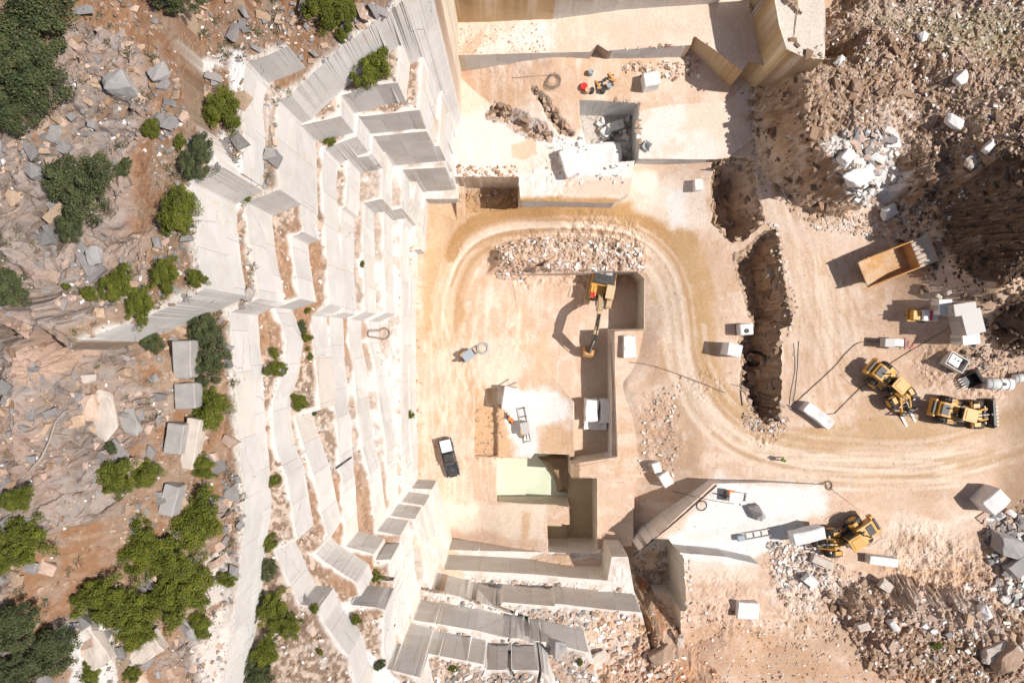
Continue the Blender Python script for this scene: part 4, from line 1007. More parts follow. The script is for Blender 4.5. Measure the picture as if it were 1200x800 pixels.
# ------------------------------------------------------------------ loose stone, far too much to count
def hull(n, seed, flat=.7):
    # a split block: the corners of a skewed box, knocked off here and there
    rs = np.random.default_rng(seed); q = np.array([(x, y, z) for x in (-1, 1) for y in (-1, 1) for z in (-1, 1)], float)
    p = q * rs.uniform(.45, .95, (8, 3)) * (1, .8, flat); p += p[:, [2, 0, 1]] * rs.uniform(-.25, .25, 3)
    p = np.vstack([p, rs.normal(size=(n - 7, 3)) * .5 * (1, .8, flat)]) if n > 7 else p
    bm = bmesh.new()
    for q in p: bm.verts.new(q)
    bmesh.ops.convex_hull(bm, input=bm.verts); bmesh.ops.triangulate(bm, faces=bm.faces)
    for v_ in [v_ for v_ in bm.verts if not v_.link_faces]: bm.verts.remove(v_)
    bm.verts.index_update(); V_ = np.array([v_.co[:] for v_ in bm.verts]); F_ = np.array([[v_.index for v_ in f.verts] for f in bm.faces]); bm.free(); return V_, F_
TPL = [hull(8 + k % 3, 40 + k, .40 + .13 * (k % 4)) for k in range(14)]
def pin(poly, x, y):
    m = np.zeros(x.shape, bool)
    for i in range(len(poly)):
        x0, y0 = poly[i]; x1, y1 = poly[(i + 1) % len(poly)]
        if y0 == y1: continue
        c = ((y0 > y) != (y1 > y)) & (x < (x1 - x0) * (y - y0) / (y1 - y0) + x0); m ^= c
    return m
SV = []; SF = []; SC = []; SO = 0
def stones(px, D, n, smin, smax, cols, power=2.2, levels=None, liprange=None, maxslope=None, seed=0, clump=None):
    global SO
    rs = np.random.default_rng(900 + seed)
    P = ppx(px, D) if D else hitw(px)
    lo, hi = P.min(0), P.max(0); x = rs.uniform(lo[0], hi[0], n * 3); y = rs.uniform(lo[1], hi[1], n * 3)
    k = pin(P, x, y)
    j_ = np.clip(np.searchsorted(xs, x), 1, NX - 2); i_ = np.clip(np.searchsorted(ys, y), 1, NY - 2)
    if levels is not None: k &= np.isin(LVL[i_, j_], levels)
    if liprange is not None: k &= (LIPD[i_, j_] > liprange[0]) & (LIPD[i_, j_] < liprange[1])
    z = ZG[i_, j_]; dz = np.maximum(np.abs(ZG[i_, np.minimum(j_ + 2, NX - 1)] - z), np.abs(ZG[np.minimum(i_ + 2, NY - 1), j_] - z)); k &= dz < (maxslope or .6)
    if clump: k &= rs.uniform(size=len(x)) < sstep(.42, .6, fbm(x, y, clump, 77 + seed, 3))
    x, y, z = x[k][:n], y[k][:n], z[k][:n]
    s = smin + (smax - smin) * rs.uniform(size=len(x)) ** (power * 2)
    cols = np.array(cols)
    for q in range(len(x)):
        V_, F_ = TPL[rs.integers(len(TPL))]; a = rs.uniform(0, 6.28); c, t = math.cos(a), math.sin(a)
        sc = s[q] * rs.uniform((.7, .6, .5), (1.3, 1.0, 1.0)); W = V_ * sc
        W = np.stack([W[:, 0] * c - W[:, 1] * t, W[:, 0] * t + W[:, 1] * c, W[:, 2]], 1) + (x[q], y[q], z[q] + s[q] * .15)
        SV.append(W); SF.append(F_ + SO); SO += len(W); SC.append(np.tile(np.clip(cols[rs.integers(len(cols))] * rs.uniform(.8, 1.2), 0, .8), (len(W), 1)))
def flush(name, label):
    global SV, SF, SC, SO
    me = arrmesh(name, np.vstack(SV), np.vstack(SF), np.vstack(SC), M['rubble']); o = link(bpy.data.objects.new(name, me)); tag(o, label, 'rubble', kind='stuff'); SV = []; SF = []; SC = []; SO = 0
WH = (.72,.70,.67); PK = (.52,.38,.305); TN = (.44,.315,.225); BR = (.29,.19,.125); GR = (.27,.25,.245); OR = (.42,.25,.14)
ALLP = [(-50,-50),(800,-50),(800,850),(-50,850)]
for k in range(1, 8):
    cols = [WH, PK, TN, BR, BR, WH] if k > 3 else [WH, WH, PK, TN]
    stones([(-50,-60),(860,-60),(860,860),(-50,860)], LV[k][0], [0,400,700,1800,3200,4400,5400,7000][k], .03, [0,.13,.14,.16,.18,.20,.22,.24][k], cols, 1.4, levels=[100 + k], liprange=(.15, 9), seed=k)
stones(ALLP, 60, 0, .1, .2, [BR], seed=9)
flush('bench_rubble', 'loose brown and white marble chips strewn along the treads of the sawn benches')
hp = [(-20,-20),(480,-20),(330,110),(290,240),(300,360),(270,400),(290,640),(260,820),(-20,820)]
stones(hp, 48, 11000, .03, .20, [WH, PK, TN, BR, GR, BR, GR], 1.6, levels=[108, 109, 110], seed=11, clump=1.6)
stones(hp, 48, 2600, .06, .42, [PK, BR, GR, TN, GR], 1.5, levels=[108, 109, 110], seed=12, clump=3)
stones(hp, 48, 800, .2, .8, [GR, GR, TN, PK, GR], 1.5, levels=[108, 109, 110], seed=13, clump=4, maxslope=1.2)
flush('hillside_scree', 'pale and grey scree scattered over the red soil of the bushy hillside')
stones([(885,90),(960,75),(1060,60),(1150,110),(1075,190),(1030,240),(960,250),(905,200)], 80, 2600, .03, .16, [BR, TN, BR, PK], 1.5, seed=70, maxslope=2)
stones([(960,10),(1210,-10),(1210,200),(1090,190),(1060,150),(1000,190),(965,110)], 79, 6500, .04, .27, [WH, PK, TN, BR, TN, PK], 1.6, seed=21, maxslope=1.2)
stones([(885,100),(960,75),(1010,150),(1010,250),(940,240)], 82, 500, .05, .3, [TN, BR, PK], 1.6, seed=22)
stones([(970,165),(1040,165),(1062,205),(1040,235),(990,225)], 81, 900, .06, .8, [WH, WH, PK, GR, (.6,.56,.53)], 1.5, seed=23, maxslope=1.5)
stones([(1010,250),(1100,230),(1085,290),(1040,280),(960,268),(940,255)], 85, 900, .04, .28, [WH, PK, TN], 1.5, seed=24)
stones([(1075,180),(1210,180),(1210,410),(1120,350)], 78, 900, .05, .35, [(.16,.11,.075), (.22,.15,.10), (.12,.08,.055)], 1.5, seed=25, maxslope=1.2)  # stones darkened to match the shade painted on this slope
stones([(1110,405),(1210,405),(1210,440),(1110,440)], 84, 500, .05, .3, [PK, TN, GR], 1.5, seed=26)
stones([(880,80),(960,75),(1010,60),(1060,120),(1030,240),(975,256),(905,215)], 82, 260, .12, .7, [BR, TN, BR, (.24,.165,.115)], 1.4, seed=27, maxslope=4)
stones([(1076,180),(1130,120),(1300,130),(1300,330),(1160,340),(1100,340)], 78, 300, .12, .8, [(.15,.10,.07), (.12,.08,.055), (.20,.135,.095)], 1.4, seed=28, maxslope=4)  # stone colours lowered too, shade of the hollows put in
stones([(1130,340),(1250,330),(1250,425),(1150,415)], 80, 120, .12, .7, [(.12,.08,.055), (.09,.06,.045)], 1.1, seed=29, maxslope=4)  # near-black stones: shade of the recess is in their colour
flush('hill_rubble', 'brown and pale quarry rubble covering the mound at the upper right')
stones([(905,640),(1000,668),(1060,695),(1155,680),(1165,600),(1215,590),(1220,830),(1060,790),(960,745),(905,700)], 83, 3600, .04, .32, [WH, PK, TN, PK, BR], 1.6, seed=31, maxslope=1.3)
stones([(1160,600),(1210,600),(1210,720),(1170,700)], 83.5, 420, .12, .75, [WH, GR, PK, GR], 1.1, seed=32, maxslope=1.5)
stones([(1000,680),(1180,690),(1200,760),(1080,790)], 82, 120, .15, .6, [WH, PK, GR, TN], 1.1, seed=33, maxslope=1.5)
stones([(905,640),(960,640),(975,690),(920,690)], 83, 500, .05, .35, [WH, GR, PK], 1.3, seed=34)
stones([(790,700),(960,740),(1080,820),(760,820)], 81, 2600, .03, .22, [PK, OR, WH, BR, PK], 1.8, seed=35)
stones([(960,690),(1130,690),(1200,740),(1210,810),(1080,800),(1000,770)], 82, 110, .2, .9, [BR, TN, PK, TN], 1.5, seed=36, maxslope=4)
flush('spoil_rubble', 'broken pale spoil heaped across the lower right of the quarry')
stones([(580,285),(620,278),(700,280),(752,290),(756,318),(640,316),(600,330),(578,318)], 90, 1300, .05, .40, [WH, PK, TN, PK], 1.4, seed=41, maxslope=1.2)
stones([(715,40),(820,64),(815,85),(715,82)], 85, 0, .05, .3, [TN], seed=42)
stones([(725,78),(815,70),(820,92),(770,100),(720,90)], 85, 260, .06, .35, [TN, BR, WH, PK], 1.3, seed=43)
stones([(760,460),(800,440),(790,560),(750,560)], 88.5, 260, .05, .3, [WH, PK], 1.5, seed=44)
stones([(700,130),(745,135),(745,185),(705,190)], 89, 160, .08, .6, [WH, GR, TN], 1.1, seed=45)
stones([(540,208),(606,208),(606,234),(540,236)], 91, 260, .06, .4, [OR, TN, PK, BR], 1.3, seed=46)
stones([(878,470),(925,490),(915,510),(870,500)], 86.4, 260, .06, .35, [PK, TN, WH], 1.4, seed=47)
stones([(893,260),(910,262),(935,360),(922,400),(918,340)], 86.3, 260, .05, .30, [WH, PK, TN], 1.4, seed=48)
stones([(835,190),(895,190),(930,390),(912,495),(870,480)], 89, 420, .06, .6, [TN, BR, PK], 1.5, levels=[31], seed=49, maxslope=1)
stones([(835,190),(895,190),(930,390),(912,495),(870,480)], 89, 130, .2, .8, [TN, TN, (.42,.31,.22)], 1.2, levels=[31], seed=61, maxslope=4)
stones([(566,107),(675,107),(675,167),(566,167)], 86, 260, .1, .55, [TN, PK, BR], 1.2, levels=[36], seed=62, maxslope=3)
stones([(556,480),(590,470),(590,536),(556,536)], 95, 220, .04, .22, [OR, PK, TN], 1.4, seed=50)
stones([(625,530),(665,530),(665,575),(640,570)], 96, 160, .08, .40, [BR, TN, PK], 1.2, seed=51, levels=[26])
stones([(750,645),(795,635),(795,700),(752,700)], 89, 300, .04, .25, [TN, PK, WH], 1.5, seed=52)
stones([(690,700),(800,700),(800,820),(660,820)], 80, 1100, .05, .45, [PK, WH, TN, OR], 1.5, seed=53, maxslope=1.4)
stones([(485,735),(700,745),(700,820),(485,820)], 68, 1200, .04, .35, [WH, GR, PK, TN], 1.5, seed=54, liprange=(.3, 9))
stones([(640,160),(740,165),(740,215),(640,215)], 85, 260, .05, .30, [WH, WH, GR], 1.3, seed=55)
stones([(530,25),(640,25),(640,62),(530,62)], 80, 420, .03, .15, [PK, OR, WH], 1.5, seed=56)
stones([(483,295),(493,295),(494,640),(484,640)], 94, 220, .04, .2, [PK, TN, OR], 1.5, seed=57)
stones([(500,235),(960,235),(960,640),(500,640)], 90, 1500, .02, .10, [PK, WH, TN], 1.6, seed=58)
stones([(930,200),(1150,260),(1150,660),(930,640)], 85, 1300, .02, .10, [PK, WH, TN], 1.6, seed=59)
stones([(700,290),(745,290),(745,316),(700,316)], 90, 220, .05, .3, [WH, PK], 1.3, seed=60)
flush('pit_rubble', 'loose stones lying in heaps and pits about the quarry floor')

# ------------------------------------------------------------------ blocks and boulders, each a thing
BR_ = random.Random(5)
def block(name, u, v, lx, ly, h, ang, label, cat, m='marble', group=None, rough=.012, lift=0, tilt=0, hcut=0):
    """a sawn or broken stone block; lx, ly in photo pixels at its own distance"""
    x, y, z = at(u, v, h)
    D = CAMH - z - h; sx_ = lx * D / FPX; sy_ = ly * D / FPX
    bm = bmesh.new(); bmesh.ops.create_cube(bm, size=1); bmesh.ops.scale(bm, vec=(sx_, sy_, h + .3), verts=bm.verts)
    bmesh.ops.subdivide_edges(bm, edges=bm.edges, cuts=4, use_grid_fill=True)
    bmesh.ops.bevel(bm, geom=[e for e in bm.edges if len(e.link_faces) == 2 and e.calc_face_angle(0) > 1], offset=min(sx_, sy_) * .05, segments=1, affect='EDGES')
    sd_ = BR_.uniform(0, 100)
    from mathutils import noise as mn
    for q in bm.verts:
        n_ = mn.noise_vector(q.co * (.9 / max(.5, min(sx_, sy_))) * 1.6 + Vector((sd_, 0, 0))) * rough * 4 * min(sx_, sy_) + mn.noise_vector(q.co * 3 + Vector((0, sd_, 0))) * rough * min(1, min(sx_, sy_))
        q.co += n_
    me = bpy.data.meshes.new(name); bm.to_mesh(me); bm.free(); me.materials.append(M[m])
    o = link(bpy.data.objects.new(name, me)); o.location = (x, y, z + h / 2 - .15 + lift); o.rotation_euler = (tilt, tilt * .6, math.radians(ang))
    return tag(o, label, cat, group)
def boulder(u, v, dpx, label, m='rock', flat=.75, group=None, el=1.25, ang=None, name='boulder', lift=0):
    x, y, z = at(u, v, 0); D = CAMH - z; r_ = dpx * D / FPX / 2
    x, y, z = at(u, v, r_ * flat); rs = np.random.default_rng(int(u * 7 + v * 13))
    bm = bmesh.new(); p = np.array([(x_, y_, z_) for x_ in (-1, 1) for y_ in (-1, 1) for z_ in (-1, 1)], float) * rs.uniform(.5, .95, (8, 3)); p = np.vstack([p, rs.normal(size=(8, 3)) * .62])
    for q in p: bm.verts.new(q)
    bmesh.ops.convex_hull(bm, input=bm.verts)
    for q in [q for q in bm.verts if not q.link_faces]: bm.verts.remove(q)
    bmesh.ops.bevel(bm, geom=list(bm.edges), offset=.05, segments=1, affect='EDGES'); bmesh.ops.triangulate(bm, faces=bm.faces)
    bmesh.ops.subdivide_edges(bm, edges=bm.edges, cuts=2, use_grid_fill=True)
    from mathutils import noise as mn
    for q in bm.verts: q.co += mn.noise_vector(q.co * 2.0 + Vector((u, v, 0))) * .10 + mn.noise_vector(q.co * 6 + Vector((v, u, 0))) * .045
    bmesh.ops.scale(bm, vec=(r_ * el, r_ / el * 1.05, r_ * flat), verts=bm.verts)
    me = bpy.data.meshes.new(name); bm.to_mesh(me); bm.free(); me.materials.append(M[m])
    o = link(bpy.data.objects.new(name, me)); o.location = (x, y, z + r_ * flat * .45 + lift); o.rotation_euler = (0, 0, math.radians(ang) if ang is not None else rs.uniform(0, 6))
    return tag(o, label, 'boulder', group)
GB = 'sawn marble blocks lying about the quarry'; GO = 'large boulders lying about the quarry'
block('marble_block', 861, 410, 17, 15, 2.4, -12, 'tall white marble block beside the trench, below the white tank', 'marble block', group=GB)
block('marble_block', 1169, 588, 27, 21, 2.6, 42, 'large clean white block on the haul road edge at far right', 'marble block', group=GB, rough=.012)
block('marble_block', 877, 716, 25, 19, 1.0, -3, 'flat white block lying alone on the orange earth below the sawn platform', 'marble block', group=GB)
block('marble_slab', 1036, 658, 34, 10, 1.1, -7, 'long white slab lying on rubble below the loader with the raised block', 'marble slab', group=GB, rough=.015)
block('marble_slab', 965, 659, 26, 9, .7, -22, 'long pale dusty slab in front of the loader carrying a block', 'marble slab', 'rock', group=GB)
block('marble_block', 764, 92, 19, 16, 1.8, 12, 'white block standing beside rubble in the north bay', 'marble block', group=GB)
block('marble_block', 758, 101, 9, 6, .6, 12, 'small white block lying against the taller block in the north bay', 'marble block', group=GB)
block('marble_block', 781, 562, 16, 13, 1.1, -58, 'pale rectangular block at the corner above the shaded trench', 'marble block', group=GB)
block('marble_block', 770, 548, 9, 12, 1.0, 20, 'small pale block leaning beside the rectangular one above the shaded trench', 'marble block', group=GB)
block('marble_block', 819, 216, 9, 13, .9, 5, 'small white upright block on the ground west of the trench head', 'marble block', group=GB)
block('marble_slab', 960, 487, 38, 13, 1.3, -38, 'long white slab with cables across it beside the haul road', 'marble slab', group=GB, rough=.03)
block('marble_block', 712, 482, 17, 28, 2.2, 0, 'grey shaded block nearest the corridor wall in the narrow pit', 'marble block', group=GB, rough=.02)
block('marble_block', 694, 481, 15, 26, 2.3, -2, 'grey shaded block left of the one against the corridor wall', 'marble block', group=GB, rough=.03)
block('marble_block', 698, 498, 27, 11, .9, -2, 'low wide block at the foot of the pair in the narrow pit', 'marble block', group=GB, rough=.03)
block('marble_slab', 705, 186, 48, 34, 1.6, 4, 'broad broken white slab beside the square pit', 'marble slab', group=GB, rough=.025)
block('marble_slab', 668, 190, 17, 32, 1.6, 18, 'tilted white slab casting shadow left of the broad broken slab', 'marble slab', group=GB, rough=.025)
block('marble_block', 722, 147, 20, 10, .7, 18, 'flat grey slab on the rubble inside the square pit', 'marble block', group=GB, rough=.025)
block('marble_block', 710, 155, 9, 12, .6, 40, 'small grey slab leaning on rubble inside the square pit', 'marble block', group=GB, rough=.025)
block('marble_block', 945, 626, 37, 14, 1.6, 14, 'white marble block carried in front of the articulated loader', 'marble block', group=GB, rough=.02, lift=1.0)
block('marble_block', 597, 467, 16, 27, 2.2, -8, 'upright white block with a square shadow in the middle of the pit floor', 'marble block', group=GB, rough=.012)
block('marble_block', 738, 406, 14, 26, .9, 2, 'low white block heaped with chips on top of the inner ledge', 'marble block', group=GB, rough=.025)
for i, (u, v, a, b_, h_, an, l) in enumerate([(214,421,22,44,1.0,2,'uppermost grey weathered block in the row beside the tree belt'),(216,464,24,30,1.0,3,'dark grey block second from the top of the row beside the tree belt'),
      (204,514,20,36,1.0,-8,'grey block third in the row beside the tree belt'),(222,520,16,60,.9,-10,'pale long block right of the grey block beside the tree belt'),(200,585,18,36,.9,-14,'lowest dark block of the row beside the tree belt')]):
    block('weathered_block', u, v, a, b_, h_, an, l, 'stone block', 'greyrock' if i != 3 else 'rock', 'weathered blocks along the hillside', rough=.007)
block('marble_slab', 163, 765, 48, 26, .6, 32, 'pale flat slab under the trees at the lower left', 'marble slab', 'rock', GB, rough=.03)
block('marble_slab', 108, 760, 26, 46, .5, 32, 'pale flat slab beside the dark trees at the lower left edge', 'marble slab', 'rock', GB, rough=.03)
for u, v, d, m, l in [(1190,641,34,'greyrock','big grey boulder at the right edge above the shaded heap'),(1196,664,24,'greyrock','grey boulder at the right edge under the biggest one'),(1043,249,19,'marble','pale rounded boulder below the white rubble slope'),
     (1031,240,11,'rock','small brown boulder touching the pale rounded one'),(887,600,17,'greyrock','dark rounded boulder on the white sawn platform'),(951,681,17,'marble','white broken boulder on spoil below the loaders'),
     (1048,734,11,'marble','small bright boulder on the lower right spoil slope'),(1014,735,14,'rock','blocky pink boulder left of the small bright one'),(1157,718,17,'marble','bright boulder on the lower right rubble field'),(1040,687,15,'rock','square pale boulder in a dark hollow of the spoil'),
     (1168,765,26,'rock','tall pale boulder in the dark hollow at the lower right corner'),(1185,770,30,'brownrock','brown boulder beside the tall pale one at the lower right corner'),(1128,91,15,'marble','white flat boulder on the brown rubble hillside'),(1120,142,17,'marble','white boulder low on the rubble hillside'),
     (1138,190,18,'rock','rounded pale boulder at the lip of the dark slope'),(1081,43,10,'marble','small white boulder near the top of the rubble hillside'),(985,70,10,'marble','small white boulder right of the yellow pinnacle'),(1160,172,13,'marble','pale boulder above the rounded one on the dark slope'),
     (1004,100,13,'brownrock','brown boulder in the dark gully of the mound'),(1012,205,30,'marble','biggest white boulder in the pale rubble slope'),(994,182,20,'marble','white boulder at the top of the pale rubble slope'),
     (798,754,12,'rock','pale boulder at the foot of the notch wall'),(772,770,24,'brownrock','brown boulder in the hollow below the stepped benches'),(700,775,18,'rock','pale boulder under the cracked lower benches'),(655,762,20,'greyrock','grey cracked boulder at the end of the lowest bench'),
     (290,345,13,'greyrock','small grey boulder on the red earth strip between benches'),(120,487,40,'rock','broad pale outcrop boulder on the middle of the hillside'),(150,495,30,'greyrock','grey outcrop boulder right of the broad pale one'),(108,300,22,'greyrock','grey boulder below the round dark tree on the hillside'),
     (133,95,34,'greyrock','grey bedrock boulder near the top left tree mass'),(185,85,22,'greyrock','smooth grey boulder above the upper bushes'),(104,443,15,'rock','small rounded boulder above the broad pale outcrop'),
     (30,30,0,'rock','')]:
    if d: boulder(u, v, d, l, m, group=GO, flat=.45 if 'outcrop' in l or 'hump' in l else .75)
for k, (u, v, sx_, sy_, an, l) in enumerate([(833,78,34,10,-42,'')]): pass

# ------------------------------------------------------------------ the machines
def gp(u, v): x, y, z = hit(u, v); return (x, y, z)
GL = 'yellow wheel loaders working in the quarry'
A = math.radians
loader(gp(1044,455), A(-41), A(-20), 'forks', 'yellow wheel loader with pale forks lowered, parked beside the cable')
loader(gp(1124,485), A(-14), A(17), 'bucket', 'yellow wheel loader with a wide dark bucket, pointing right along the road')
loader(gp(982,631), A(212), A(-27), 'forks', 'yellow wheel loader bent at its hinge, carrying a white block by the platform')
e = excavator((*gp(703,338)[:2], zat(*gp(703,338)[:2]) + .05), math.atan2(-86, -17), 'yellow crawler excavator reaching down into the shaded square pit'); e.scale = (1.16,) * 3
dump_truck(gp(1037,309), pxang(1018,321,1095,290), 'large orange dump truck with an empty dusty bed, parked under the dark slope').scale = (.88, .92, .9)
pickup(gp(527,535), pxang(522,512,533,557), 'dark blue pickup truck with a white bed cover on the pit floor')
person(gp(914,537), A(5), 'person in a bright green vest walking along the haul road', 'vest')

def compressor(u, v, ang, label):
    r_ = empty('air_compressor', gp(u, v), A(ang), label, 'compressor')
    MB().box(.55,0,1.15,1.9,1.35,1.1,bev=.1).build('hood', 'white', r_); MB().box(-.95,0,1.0,1.0,1.2,.8,bev=.08).build('engine_housing', 'yellow', r_)
    MB().box(0,0,.48,3.3,1.5,.18).build('chassis', 'yellow', r_); MB().box(.55,0,1.73,.3,1.2,.05).build('vent_panel', 'red', r_)
    for y_ in (-.72,.72): wheel(r_, .2, y_, .36, .22, rimmat='grey')
    MB().tube([(-1.6,0,.5),(-2.6,0,.45)], .05, 6).build('towbar', 'dark', r_)
compressor(1076, 370, -2, 'small yellow and white compressor trailer below the dump truck')
def cabin(u, v, h, lx, ly, ang, label, m='white', name='cabin', legs=0):
    x, y, z = at(u, v, h); D = CAMH - z - h; a, b_ = lx * D / FPX, ly * D / FPX
    r_ = empty(name, (x, y, z), A(ang), label, 'cabin', 'site cabins under the dark slope')
    w_ = MB(); w_.box(0,0,h/2,a,b_,h-.1,bev=.04).build('wall', m, r_)
    rf = MB(); rf.box(0,0,h+.02,a+.14,b_+.14,.1,bev=.03)
    rf = rf.build('roof', m, r_)
    MB().box(-a/2-.03,0,h*.45,.05,b_*.35,h*.8).build('door', 'grey', r_); MB().box(0,-b_/2-.03,h*.6,a*.4,.05,h*.3).build('window', 'glass', r_)
    return r_
cabin(1131,362,2.4,25,13,8,'small grey roofed cabin touching the dark slope, above the tilted cabin','grey')
cabin(1140,377,2.7,22,28,14,'tilted pale cabin in the middle of the cabins under the dark slope','grey')
cabin(1138,397,2.4,19,12,6,'low white cabin nearest the yellow loaders','white')
cabin(1108,360,1.8,14,17,2,'white box cabin left of the others, next to the compressor')
def junkbox(u, v, ang, label):
    r_ = empty('skip_container', gp(u, v), A(ang), label, 'skip')
    b_ = MB()
    for sx_, sy_, cx_, cy_ in ((2.4,.08,0,.85),(2.4,.08,0,-.85),(.08,1.7,1.2,0),(.08,1.7,-1.2,0)): b_.box(cx_,cy_,.6,sx_,sy_,1.1,bev=.01)
    b_.box(0,0,.1,2.4,1.7,.1); b_.build('body', 'white', r_)
    l_ = MB(); l_.box(-.3,.1,.85,1.5,1.2,.12,T=Tm(ry=.12),bev=.02); l_.build('lid', 'white', r_)
    for k in range(3): t_ = MB(); t_.tube([(-.6+k*.5,-.4,.4),(-.3+k*.5,.4,1.1)], .06, 6); t_.build('pipe', 'dark', r_)
junkbox(1115,424,-30,'open white container full of scrap beside the rubble bank')
def drill(u, v, ang, label):
    r_ = empty('scrap_bucket', gp(u, v), A(ang), label, 'excavator bucket')
    k = MB(); k.prism([(-.9,.1),(-1.0,1.0),(-.5,1.3),(-.4,1.22),(-.85,.95),(-.8,.25),(.9,.18),(.95,.1)], -.8, .8)
    for s_ in (-1,1): k.prism([(-.92,.1),(-1.0,1.0),(-.5,1.28),(.9,.22),(.95,.1)], s_*.8-.04, s_*.8+.04)
    k.build('shell', 'dark', r_)
    for i in range(5): MB().prism([(.9,.08),(.9,.22),(1.3,.1)], -.7+i*.35-.08, -.7+i*.35+.08).build('tooth', 'white', r_)
drill(1136,444,-145,'detached black excavator bucket with pale teeth next to the rubble bank')
def tank(u, v, L, R_, ang, label, m='white'):
    r_ = empty('storage_tank', gp(u, v), A(ang), label, 'tank', 'white tanks in the quarry')
    b_ = MB(); b_.lathe([(0,-L/2-.12),(R_*.6,-L/2-.09),(R_,-L/2+.1),(R_,L/2-.1),(R_*.6,L/2+.09),(0,L/2+.12)], 24, 'y', T=Tm(0,0,R_+.25,rz=math.pi/2)); b_.build('shell', m, r_, True)
    for x_ in (-L*.3, 0.05, L*.3):
        s_ = MB(); s_.lathe([(R_+.01,-.04),(R_+.04,-.04),(R_+.04,.04),(R_+.01,.04)], 24, 'y', T=Tm(x_,0,R_+.25,rz=math.pi/2)); s_.build('strap', 'bluegrey', r_)
    for x_ in (-L*.32, L*.32): MB().box(x_,0,.2,.25,R_*1.6,.4).build('cradle', 'dark', r_)
    MB().lathe([(0,0),(.2,0),(.2,.15),(0,.17)], 14, 'z', T=Tm(L*.1,0,R_*2+.22)).build('hatch', 'dark', r_)
tank(1163,449,3.4,.72,-2,'horizontal white tank with straps beside the haul road at right')
tank(1192,442,2.2,.55,8,'small white tank at the right edge behind the strapped one')
def cubetank(u, v, label):
    r_ = empty('water_tank', gp(u, v), A(4), label, 'tank', 'white tanks in the quarry')
    MB().box(0,0,.85,1.7,1.35,1.5,bev=.12).build('shell', 'white', r_); MB().lathe([(0,0),(.28,0),(.28,.1),(.22,.14),(0,.14)], 16, 'z', T=Tm(.0,-.2,1.6)).build('hatch', 'dark', r_)
    for z_ in (.3,.8,1.3):
        MB().tube([(-.87,-.7,z_),(.87,-.7,z_),(.87,.7,z_),(-.87,.7,z_)], .025, 6, closed=True).build('cage_hoop', 'steel', r_); MB().box(0,0,.06,1.8,1.45,.12).build('pallet', 'deadwood', r_)
cubetank(870,386,'square white tank with a black lid at the trench edge')
def trailer(u, v, ang, label):
    r_ = empty('equipment_trailer', gp(u, v), A(ang), label, 'trailer')
    MB().box(-1.1,0,1.0,1.3,1.1,1.3,bev=.06).build('box', 'grey', r_); MB().box(.3,.1,.75,1.3,.9,.5,bev=.05).build('engine_housing', 'white', r_)
    MB().box(0,0,.4,3.6,.9,.12).build('frame', 'dark', r_)
    for x_ in (1.4,1.9,2.4): MB().tube([(x_,-.7,.5),(x_,.7,.5)], .05, 6).build('crossbar', 'red', r_)
    for y_ in (-.3,.3): MB().tube([(.9,y_,.45),(2.9,y_,.45)], .04, 6).build('rail', 'red', r_)
    for y_ in (-.6,.6): wheel(r_, -.9, y_, .3, .18, rimmat='grey')
trailer(1045,402,-3,'small grey trailer with red frame bars above the forked loader')
def wiresaw(u, v, ang, label, m='bluegrey', top=None, rails=2.8):
    r_ = empty('wire_saw', gp(u, v), A(ang), label, 'wire saw', 'wire saw machines cutting the marble')
    MB().box(0,0,.95,1.6,1.3,.9,bev=.08).build('cover', m, r_)
    w_ = MB(); w_.lathe([(.15,-.05),(.5,-.06),(.55,-.03),(.55,.03),(.5,.06),(.15,.05)], 24, 'y', T=Tm(-1.1,0,.9)); w_.lathe([(0,-.08),(.15,-.08),(.15,.08),(0,.08)], 12, 'y', T=Tm(-1.1,0,.9)); w_.build('flywheel', 'dark', r_)
    MB().box(-.5,.5,1.1,.8,.5,.5,bev=.04).build('motor', 'orange' if top is None else top, r_)
    if rails:
        for s_ in (-1,1): MB().box(.3,s_*.45,.2,rails,.1,.12).build('rail', 'steel', r_)
        for k in range(5): MB().box(.3-rails/2+.2+k*(rails-.4)/4,0,.13,.12,1.1,.06).build('sleeper', 'dark', r_)
wiresaw(549,416,35,'wire saw with a blue grey cover on the pit floor')
wiresaw(615,500,100,'wire saw on steel rails in the white dust by the upright block','grey',rails=5.0)
wiresaw(858,580,-8,'wire saw with an orange motor at the corner of the white sawn platform','white','hivis',rails=3.0)
def railframe(u, v, ang, label):
    r_ = empty('saw_rail', gp(u, v), A(ang), label, 'rail frame')
    for s_ in (-1,1): MB().box(0,s_*.4,.25,3.6,.1,.12).build('rail', 'steel', r_)
    for k in range(4): MB().box(-1.5+k,0,.18,.12,.9,.08).build('sleeper', 'steel', r_)
    MB().box(-2.3,0,.45,.9,.7,.6,bev=.05).build('carriage', 'bluegrey', r_)
railframe(888,625,10,'steel saw rails with a small carriage on the white sawn platform')
def pole(u0, v0, u1, v1, label, z0=.2, z1=.2, r_=.06):
    a = gp(u0, v0); b_ = gp(u1, v1); m = MB(); m.tube([(a[0],a[1],a[2]+z0),(b_[0],b_[1],b_[2]+z1)], r_, 8); o = m.build('steel_pole', 'steel'); tag(o, label, 'pole', 'steel poles lying on the pit floor')
pole(584,452,597,444,'short steel pole leaning above the upright block')
pole(588,455,606,448,'longer steel pole lying just right of the short one above the upright block')
